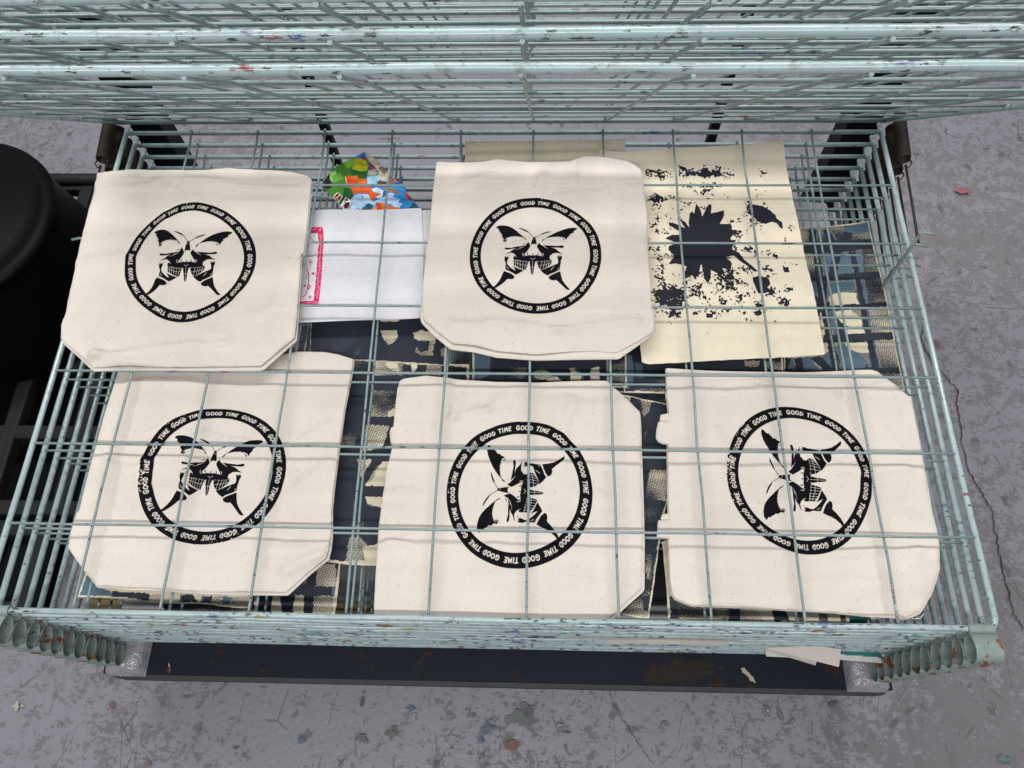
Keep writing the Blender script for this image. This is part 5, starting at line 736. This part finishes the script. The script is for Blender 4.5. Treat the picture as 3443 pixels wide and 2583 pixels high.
def make_bag(key):
    k, outline = DATA['bags'][key]; B = BAGS[key]; sd = B['seed']
    z0 = -k*DZ + 0.0042
    poly = chaikin(outline, 1)
    bag = empty('tote_bag', (float(np.mean([p[0] for p in poly])), float(np.mean([p[1] for p in poly])), z0))
    tag(bag, B['label'], 'tote bag', 'printed tote bags drying on the rack')
    off = -np.array(bag.location)
    cr = DATA['crease'][key]; r = random.Random(sd)
    P = np.array(poly); lo = P.min(0); hi = P.max(0); ctr = (lo+hi)/2
    segs = [(cr[i], cr[i+1], r.uniform(.0065, .0105), r.uniform(.0030, .0052)) for i in range(0, len(cr)-1, 2)]
    for _ in range(16):
        p = np.array([r.uniform(lo[0], hi[0]), r.uniform(lo[1], hi[1])]); a = r.gauss(0, .45) + (pi/2 if key in 'DE' and r.random() < .5 else 0)
        l = r.uniform(.03, .13); q = p+l*np.array([cos(a), sin(a)])
        segs.append((tuple(p), tuple(q), r.uniform(.008, .018), r.uniform(-.0030, .0032)))
    def relief(x, y, d):
        h = 0.0048*fbm(x, y, .12, sd, 2) + 0.0008*fbm(x, y, .035, sd+5, 2)
        wx = x+.006*vnoise(x, y, .05, sd+9); wy = y+.006*vnoise(x, y, .05, sd+10)
        for a, b_, w, am in segs:
            ds = segdist(wx, wy, a, b_); h = h + am*np.exp(-(ds/w)**2)
        # cloth sags slightly between the shelf wires
        if k == 0: h = h + 0.0009*np.cos(2*pi*y/YC) + 0.0005*np.cos(2*pi*(x-.06)/.12)
        rg = np.exp(-(vnoise(wx, wy*1.3, .085, sd+21)/.17)**2); rg2 = np.exp(-(vnoise(wx*1.2, wy, .055, sd+22)/.20)**2)
        h = h + .0036*rg*np.clip(vnoise(x, y, .11, sd+23)+.35, 0, 1) - .0018*rg2*np.clip(vnoise(x, y, .09, sd+24)+.2, 0, 1)
        h = .0014*np.log1p(np.exp(np.clip((h+.0016)/.0014, -20, 20)))-.0016   # the front never sinks through the back
        return h*(.55+.45*np.clip(d/.006, 0, 1)) + 0.0010*vnoise(x, y, .045, sd+3)*np.exp(-d/.012)
    dx, dy, am = B['inset']; nn = math.hypot(dx, dy); half = max(hi-lo)/2
    def front_sdf(X, Y):
        s = sdf(poly, X, Y); t = ((X-ctr[0])*dx+(Y-ctr[1])*dy)/nn/half
        ins = .0012 + am*np.clip((t-.55)/.35, 0, 1) * (0.75+.35*vnoise(X, Y, .09, sd+2))
        return s-ins
    # back panel and folded gusset
    pillow('back_panel', poly, z0-.0012, .0022, M['cotton'], bag, .0032,
           lambda x, y, d: .0012*vnoise(x, y, .05, sd+8)*np.clip(d/.01, 0, 1)).location = tuple(off)
    h = .0021; X, Y = grid(lo[0]-2*h, hi[0]+2*h, lo[1]-2*h, hi[1]+2*h, h)
    V, q, pl, rim = march(front_sdf(X, Y), X, Y)
    def surf(x, y):
        d = np.maximum(front_sdf(x, y), 0)
        return z0 + .0034 + .0018*np.sqrt(1-np.clip(1-d/.0020, 0, 1)**2) + relief(x, y, d)
    V3 = np.c_[V, surf(V[:,0], V[:,1])]
    ids = sorted({i for e in rim for i in e}); mp = {i: len(V3)+j for j, i in enumerate(ids)}
    low = V3[ids].copy(); low[:,2] = z0+.0015; V3 = np.r_[V3, low]
    pl = list(pl)+[(a, b_, mp[b_], mp[a]) for a, b_ in rim]
    f = link('front_panel', arr_mesh('front_panel', V3, q, pl), M['cotton'], bag); f.location = tuple(off)
    # screen print, following the cloth
    GX, GY = np.meshgrid(DAX, DAX, indexing='ij'); F = DM-0.5
    grain = fbm(GX, GY, .035, sd+30, 2)
    F = F + 0.15 - 0.10*np.abs(vnoise(GX, GY, .012, sd+31))
    for cx, cy, rad, amt in B['wear']:
        w = np.clip(1-np.hypot(GX-cx, GY-cy)/rad, 0, 1)*amt*4.0*np.clip((np.hypot(GX, GY)-.86)/.14, .0, 1)
        sp = vnoise(GX, GY, .010, sd+40)*.6+vnoise(GX, GY, .022, sd+41)*.6
        F = np.where(sp+w > .98, np.minimum(F, -.2*np.ones_like(F)), F) if amt > 0 else F
    V, q, pl, rim = march(F, GX, GY)
    W = wcubic(DATA['warp'][key], V[:,0], V[:,1])
    me = arr_mesh('screen_print', np.c_[W, surf(W[:,0], W[:,1])+.00055], q, pl)
    link('screen_print', me, M['ink'], bag).location = tuple(off)
    return bag, off
bag_roots = {}
for key in 'ABCDE': bag_roots[key] = make_bag(key)
def cloth_loop(key, poly, dz, th):
    bag, off = bag_roots[key]
    o = pillow('handle', chaikin(poly, 1), -DZ+.0040+dz, th, M['cotton'], bag, .0012, lambda x, y, d: .0008*vnoise(x, y, .012, 9), edge=.004); o.location = tuple(off)
H_ = DATA['handles']
def widen(P, dx): 
    P = [list(q) for q in P]; P[0][0] += dx; P[-1][0] += dx; return P
cloth_loop('D', widen(H_['D1'], .003), 0.0, .004)
e = [list(q) for q in H_['E1']]; cloth_loop('E', e+[[e[0][0]+.003, e[-1][1]], [e[0][0]+.003, e[0][1]]], 0.0, .003)
cloth_loop('E', widen(H_['E1b'], .003), 0.0015, .0042)
e = [list(q) for q in H_['E2']]; cloth_loop('E', e+[[e[0][0]+.003, e[-1][1]], [e[0][0]+.003, e[0][1]]], 0.0, .003)
cloth_loop('E', widen(H_['E2b'], .003), 0.0015, .0042)
def thread(key, pts):
    bag, off = bag_roots[key]; mb = MB(); mb.tube(pts, .0005, 5); mb.build('loose_thread', M['thread'], bag).location = tuple(off)
ar = DATA['bags']['A'][1]
rx = max(p[0] for p in ar[15:20]); 
thread('A', [(-.3195, .440, .010), (-.316, .436, .012), (-.318, .431, .013), (-.3145, .427, .013)])
thread('A', [(-.3115, .566, .010), (-.308, .561, .012), (-.307, .553, .012), (-.311, .546, .012)])
thread('E', [(.560, .018, -.021), (.566, .014, -.022), (.574, .015, -.021), (.580, .021, -.021)])

# ------------------------------------------------------------------ prints and papers
CREAM = (0.66, 0.59, 0.44); NAVY = (0.012, 0.018, 0.032); BLUE = (0.075, 0.130, 0.185); WHITE = (0.70, 0.69, 0.73)
def wave(X, Y, seed): return 0.0006*fbm(X, Y, .13, seed, 2)
def sheet_mesh(name, key, h, color_fn, mat, label, cat='print', deckle=0.0, lift=None, group=None, wseed=3):
    z, poly = DATA['sheets'][key]; z += 0.0024
    P = np.array(poly); X, Y = grid(P[:,0].min()-2*h, P[:,0].max()+2*h, P[:,1].min()-2*h, P[:,1].max()+2*h, h)
    F = sdf(poly, X, Y)
    if deckle: F = F + deckle*(fbm(X, Y, .012, len(key), 3)-.1)
    V, q, pl, rim = march(F, X, Y)
    c = color_fn(V[:,0], V[:,1], np.maximum(sdf(poly, V[:,0], V[:,1]), 0))
    zz = z + wave(V[:,0], V[:,1], wseed)
    if lift is not None: zz = zz + lift(V[:,0], V[:,1])
    cx, cy = P.mean(0)
    me = arr_mesh(name, np.c_[V[:,0]-cx, V[:,1]-cy, zz-z], q, pl, c)
    o = link(name, me, mat); o.location = (cx, cy, z)
    tag(o, label, cat, group)
    return o
def flat(c, var=0.03):
    def fn(x, y, d):
        n = 1+var*fbm(x, y, .08, 5, 3)
        return np.c_[c[0]*n, c[1]*n, c[2]*n, np.zeros_like(x)]
    return fn
def poly_paint(x, y, C, poly, colr, alpha=0.0, jit=0.0):
    if jit:
        x = x+jit*vnoise(x, y, .006, 2); y = y+jit*vnoise(x, y, .006, 8)
    m = inside(poly, x, y); C[m, :3] = colr; C[m, 3] = alpha
def stroke_paint(x, y, C, P, w, colr):
    for a, b_ in zip(P[:-1], P[1:]): C[segdist(x, y, a, b_) < w, :3] = colr

def plaid_traced(x, y, d):
    n = fbm(x, y, .10, 3, 3); C = np.zeros((len(x), 4)); C[:, :3] = CREAM
    C[:, 3] = np.clip(.42+.75*n+1.6*(x-.50), 0, .80)
    top = y > .615; C[top, 3] = np.maximum(C[top, 3], .35)
    for c, P in DATA['plaid']:
        poly_paint(x, y, C, P, (NAVY, BLUE, CREAM)[c], (1.25, 0, 0)[c], .0012)
    rim = d < .0022; C[rim, :3] = CREAM; C[rim, 3] = 0
    return C
def traced(key, base, margin=.003):
    """navy or cream ground with the printed patches of this sheet"""
    def fn(x, y, d):
        C = np.zeros((len(x), 4)); C[:, :3] = NAVY if base == 'N' else CREAM; C[:, 3] = 1.25 if base == 'N' else 0
        xj = x+.0011*vnoise(x, y, .004, 5); yj = y+.0011*vnoise(x, y, .004, 6)
        tn = .30*fbm(x, y, .035, len(key), 2)
        for kind, al, P in DATA['traced'][key]:
            m = inside(P, xj, yj)
            C[m, :3] = {'N': NAVY, 'B': BLUE, 'C': CREAM}[kind]
            C[m, 3] = 1.25 if kind == 'N' else (np.clip(al+tn[m], 0, 1.1) if al > .2 else al)
        rim = d < margin*(1+.35*vnoise(x, y, .01, 8)); C[rim, :3] = CREAM; C[rim, 3] = 0
        return C
    return fn
def plaid_auto(seed, ang, org, dark, px=.105, py=.085, margin=.004, bar=.017, blue_side=0, offs=(0, 0)):
    """navy lattice over cream with brush-like toned patches and a blue underlay"""
    def fn(x, y, d):
        u = (x-org[0])*cos(ang)+(y-org[1])*sin(ang); v = -(x-org[0])*sin(ang)+(y-org[1])*cos(ang)
        u = u+.002*vnoise(x, y, .02, seed); v = v+.002*vnoise(x, y, .02, seed+1)
        C = np.zeros((len(x), 4)); C[:, :3] = CREAM
        tone = fbm(u, v, .075, seed+2, 3)
        C[:, 3] = np.clip(.34+1.5*tone+dark*.45, 0, 1.0)
        # blue underlay blobs
        bl = fbm(u-.004, v+.003, .06, seed+4, 2) > .42-.25*abs(blue_side); C[bl, :3] = BLUE; C[bl, 3] *= .45
        iu = np.floor((u+offs[0])/px); iv = np.floor((v+offs[1])/py)
        fu = (u+offs[0])-iu*px; fv = (v+offs[1])-iv*py
        hh = np.sin(iu*12.9898+iv*78.233+seed)*43758.5453; hh = hh-np.floor(hh)
        # filled or diagonally struck cells
        full = hh < dark*.55
        s1 = np.abs(fu/px-fv/py) < .16; s2 = np.abs(fu/px+fv/py-1) < .16
        arc = np.abs(np.hypot((fu-px*.5)/px, (fv-py*.2)/py)-.42) < .12
        nav = full | ((hh > .45) & (hh < .62) & s1) | ((hh > .62) & (hh < .78) & s2) | ((hh > .78) & (hh < .9) & arc)
        bars = (fu < bar) | (fv < bar*.9)
        edge = ((fu < bar+.004) | (fv < bar*.9+.003)) & (hh > .3); C[edge, :3] = BLUE; C[edge, 3] *= .5
        m = nav | bars; C[m, :3] = NAVY; C[m, 3] = 1.25
        if blue_side:
            t = (x-org[0])*(-blue_side); b2 = (d < .05) & (t > 0) & (fbm(x, y, .03, seed+7, 3)+(.045-d)*18 > 0)
            C[b2, :3] = BLUE; C[b2, 3] = np.clip(.2+.5*tone[b2], 0, .5)
        rim = d < margin*(1+.35*vnoise(x, y, .01, seed+8)); C[rim, :3] = CREAM; C[rim, 3] = 0
        return C
    return fn

G1 = 'blue and cream patterned prints on the lower shelves'
sheet_mesh('patterned_print', 'plaid', .0011, plaid_traced, M['print'], 'blue and cream lattice print right of the flower print, seen through crossed wires', deckle=.0006, group=G1)
sheet_mesh('patterned_print', 'navy_upper', .0013, traced('navy_upper', 'N', .001), M['print'], 'navy print with cream windows directly in front of the pink bordered white sheet', deckle=.0006, group=G1)
sheet_mesh('patterned_print', 'navy_lower', .0013, traced('navy_lower', 'N', .005), M['print'], 'long navy and cream print between the front left and middle front bags', deckle=.0006, group=G1)
sheet_mesh('patterned_print', 'centre', .0013, traced('centre', 'N'), M['print'], 'blue-bordered print, a strip showing between the upper and lower middle bags', deckle=.0005, group=G1)
sheet_mesh('patterned_print', 'beside', .0014, traced('beside', 'N', .0025), M['print'], 'nearly black blue-edged print poking out below the cream flower print', deckle=.0006, group=G1)
sheet_mesh('patterned_print', 'strip', .0013, traced('strip', 'N', .002), M['print'], 'dark textured print between the middle front bag and the folded handles', deckle=.0008, group=G1)
sheet_mesh('patterned_print', 'under_right', .0013, traced('under_right', 'C'), M['print'], 'cream and navy print showing along the bottom of the front right bag', deckle=.0008, group=G1)
sheet_mesh('patterned_print', 'left_front', .0013, traced('left_front', 'C', .0025), M['print'], 'cream and navy print with a steel-blue corner below the front left bag', deckle=.0009, group=G1)
sheet_mesh('patterned_print', 'left_dark', .0014, traced('left_dark', 'N', .001), M['print'], 'nearly black print below the front left bag, beneath the steel-blue cornered one', deckle=.0009, group=G1)
sheet_mesh('patterned_print', 'left_right', .0012, traced('left_right', 'N', .0055), M['print'], 'navy lattice print with a pale right margin, bottom right of the front left bag', deckle=.0006, group=G1)
sheet_mesh('patterned_print', 'lower_left', .0015, plaid_auto(99, .0, (-.3, .4), .6), M['print'], 'sliver of dark print between the back left bag and the navy print', deckle=.0005, group=G1)

# plain papers
def top_lift(key, amt, w):
    z_, P = DATA['sheets'][key]; ym = max(p[1] for p in P)
    return lambda x, y: amt*np.exp(-((ym-y)/w)**2)
o = sheet_mesh('white_paper', 'white_top', .003, flat((0.66, 0.66, 0.70)), M['paper'], 'white sheet with a pink printed border, between the two bags on the top', 'paper',
               lift=lambda x, y: .0012*np.sin(x*38+y*9)+.0008)
z_, wp = DATA['sheets']['white_top']
pk = DATA['pink']; outer = pk[0][2]
X, Y = grid(min(p[0] for p in outer)-.002, max(p[0] for p in outer)+.002, min(p[1] for p in outer)-.002, max(p[1] for p in outer)+.002, .0007)
V, q, pl, _ = march(sdf(outer, X, Y), X, Y); C = np.ones((len(V), 4))
for c, w, P in pk:
    if w == 0: poly_paint(V[:,0], V[:,1], C, P, c)
    else: stroke_paint(V[:,0], V[:,1], C, P, w, c)
cc = np.array(wp).mean(0); zz = wave(V[:,0], V[:,1], 3)+.0012*np.sin(V[:,0]*38+V[:,1]*9)+.0008+.00035
link('printed_border', arr_mesh('printed_border', np.c_[V[:,0]-cc[0], V[:,1]-cc[1], zz], q, pl, C), M['paper'], o)
sheet_mesh('white_paper', 'white_under', .004, flat((0.64, 0.63, 0.67)), M['paper'], 'plain white sheet under the pink bordered one, right edge showing', 'paper')
def fish_c(x, y, d):
    C = np.zeros((len(x), 4)); xj = x+.0005*vnoise(x, y, .004, 3); yj = y+.0005*vnoise(x, y, .004, 4)
    for c, w, P in DATA['fish']:
        if w == 0: poly_paint(xj, yj, C, P, c)
        else: stroke_paint(x, y, C, P, w, c)
    C[:, :3] *= (1+.45*fbm(x, y*2, .010, 71, 3))[:, None]
    return np.clip(C, 0, 1)
sheet_mesh('collage_print', 'fish', .0007, fish_c, M['picture'], 'bright collage with orange goldfish and white daisies behind the white sheet', 'print', lift=lambda x, y: -.0004+0*x)
o = sheet_mesh('flower_print', 'cream', .003, flat((0.755, 0.675, 0.525), .02), M['paper'], 'cream sheet printed with a black sunflower and speckles', 'print', deckle=.0011,
               lift=top_lift('cream', .010, .035))
z_, P = DATA['sheets']['cream']; cc = np.array(P).mean(0); A = np.array(P)
X, Y = grid(A[:,0].min(), A[:,0].max(), A[:,1].min(), A[:,1].max(), .0007)
F = np.full(X.shape, -1.0)
for q in DATA['flower']:
    F = np.maximum(F, sdf(q, X, Y)+.0006*fbm(X, Y, .004, 3, 3))
F = np.where(F > -1, F, -1)
nz = .45*vnoise(X, Y, .0030, 201)+.42*vnoise(X, Y, .012, 202)+.36*vnoise(X, Y, .0016, 203)
sp = np.full(X.shape, -1.0)
for x, y, a, b_, dn in DATA['specks']:
    w = np.clip(1.35-np.hypot((X-x)/a, (Y-y)/b_), 0, 1)
    sp = np.maximum(sp, np.where(w > 0, nz-(.42-dn*1.0*w)-(.22*(1-w)), -1))
F = np.maximum(F*60, sp); F = np.minimum(F, (sdf(P, X, Y)-.006)*60)
V, q, pl, _ = march(F, X, Y)
zz = wave(V[:,0], V[:,1], 3)+top_lift('cream', .010, .035)(V[:,0], V[:,1])+.00035
link('printed_flower', arr_mesh('printed_flower', np.c_[V[:,0]-cc[0], V[:,1]-cc[1], zz], q, pl), M['navy_ink'], o)
z_, P = DATA['sheets']['roll']; yr = max(p[1] for p in P)
sheet_mesh('cream_paper', 'roll', .002, flat((0.62, 0.55, 0.41), .02), M['paper'], 'curled blank cream sheet behind the upper middle bag', 'paper',
           lift=lambda x, y: .006*np.exp(-((yr-y)/.02)**2)+.0022*np.sin((yr-y)*260+x*6)*np.exp(-((yr-y)/.05)**2))
low = [('gold', (0.26, 0.19, 0.075), 'olive gold sheet low in the stack below the front left bag'),
       ('grey_low', (0.36, 0.345, 0.36), 'pale grey sheet beside the olive gold one, below the front left bag'),
       ('grey_mid', (0.33, 0.32, 0.34), 'grey sheet low in the stack below the long navy and cream print'),
       ('gold_mid', (0.22, 0.15, 0.055), 'brownish gold sheet deepest in the gap left of the middle front bag'),
       ('grey_right', (0.36, 0.345, 0.355), 'grey sheet low in the stack left of the bag with folded handles'),
       ('black_right', (0.02, 0.021, 0.024), 'black sheet deep in the narrow wedge below the folded handles'),
       ('small_white', (0.60, 0.58, 0.63), 'small white paper deep in the rack, right of the flower print')]
for key, c, lab in low: sheet_mesh('loose_paper', key, .006, flat(c, .08), M['paper'], lab, 'paper')
def teal_c(x, y, d):
    n = fbm(x, y, .02, 12, 3); C = np.zeros((len(x), 4)); C[:, :3] = np.array([.012, .15, .12])[None]*(1+.8*n)[:, None]
    rim = d < .008; C[rim, :3] = (.6, .6, .58); return C
sheet_mesh('green_print', 'teal', .002, teal_c, M['paper'], 'dark green sheet seen between tubes under the front right bag', 'print')
sheet_mesh('green_print', 'teal_front', .0015, teal_c, M['paper'], 'green sheet with pale border poking out beside the right foam pad', 'print')
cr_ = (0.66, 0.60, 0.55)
sheet_mesh('paper_edge', 'front_strip', .002, flat(tuple(q*.72 for q in cr_), .03), M['paper'], 'thin cream paper strip showing between the front tubes right of centre', 'paper')  # shade under the front tubes put into a darker cream
sheet_mesh('paper_edge', 'front_a', .002, flat(cr_, .03), M['paper'], 'larger of two overlapping cream paper corners hanging out over the base rail', 'paper')
sheet_mesh('paper_edge', 'front_b', .002, flat(tuple(q*.78 for q in cr_), .03), M['paper'], 'smaller of two overlapping cream paper corners hanging out over the base rail', 'paper')  # same cream darkened, painting in the shadow between the two corners

# ------------------------------------------------------------------ black bin and pallets at the left
binr = empty('black_bin', (-1.052, 0.735, -0.4055)); tag(binr, 'large round black plastic bin standing at the left edge', 'bin')
def lathe(prof, n=72):
    mb = MB(); v = []; f = []; m = len(prof)
    for r_, z in prof:
        for k in range(n): a = 2*pi*k/n; v.append((r_*cos(a), r_*sin(a), z))
    for i in range(m-1):
        for k in range(n): k2 = (k+1) % n; f.append((i*n+k, i*n+k2, (i+1)*n+k2, (i+1)*n+k))
    mb.add(v, f); return mb
lathe([(0, .0), (.218, .0), (.222, .006), (.219, .03), (.190, .250)]).build('bin_wall', M['bin'], binr)
lathe([(.190, .246), (.196, .247), (.1985, .254), (.197, .262), (.188, .268), (.176, .270), (.170, .266), (.15, .272), (.10, .280), (.05, .284), (0, .285)]).build('lid', M['bin'], binr)
def pallet(x0, x1, y0, y1, ztop, nx, ny, lab, lip):
    o = empty('pallet', ((x0+x1)/2, (y0+y1)/2, FLOOR)); tag(o, lab, 'pallet', 'black plastic pallets on the floor'); off = -np.array(o.location)
    mb = MB(); w = .030
    for i in range(nx+1):
        x = x0+(x1-x0-w)*i/nx; mb.box(x, x+w, y0, y1, ztop-.03, ztop)
    for j in range(ny+1):
        y = y0+(y1-y0-w)*j/ny; mb.box(x0+.001, x1-.001, y, y+w, ztop-.031, ztop-.002)
    d = bevel(mb.build('deck', M['pallet'], o), .004); d.location = tuple(off)
    mb = MB()
    mb.box(x0+.005, x1-.005, y0+.005, y1-.005, FLOOR+.003, FLOOR+.012)
    d = mb.build('bottom_board', M['bin'], o); d.location = tuple(off)
    if lip:
        mb = MB(); mb.tube([(x0, y1-.006, ztop+.006), (x1, y1-.006, ztop+.006)], .014, 12); d = mb.build('edge_lip', M['pallet'], o); d.location = tuple(off)
    for xx in (x0+.05, x1-.05):
        mb = MB(); mb.box(xx-.04, xx+.04, y0+.01, y1-.01, FLOOR+.0125, ztop-.032); d = mb.build('foot_block', M['bin'], o); d.location = tuple(off)
pallet(-1.60, -0.700, 0.238, 1.058, -0.408, 6, 5, 'larger black plastic pallet under the bin with rectangular deck holes', True)
pallet(-1.60, -0.868, 0.045, 0.228, -0.412, 5, 1, 'shorter black pallet in front of the larger one at the lower left', False)
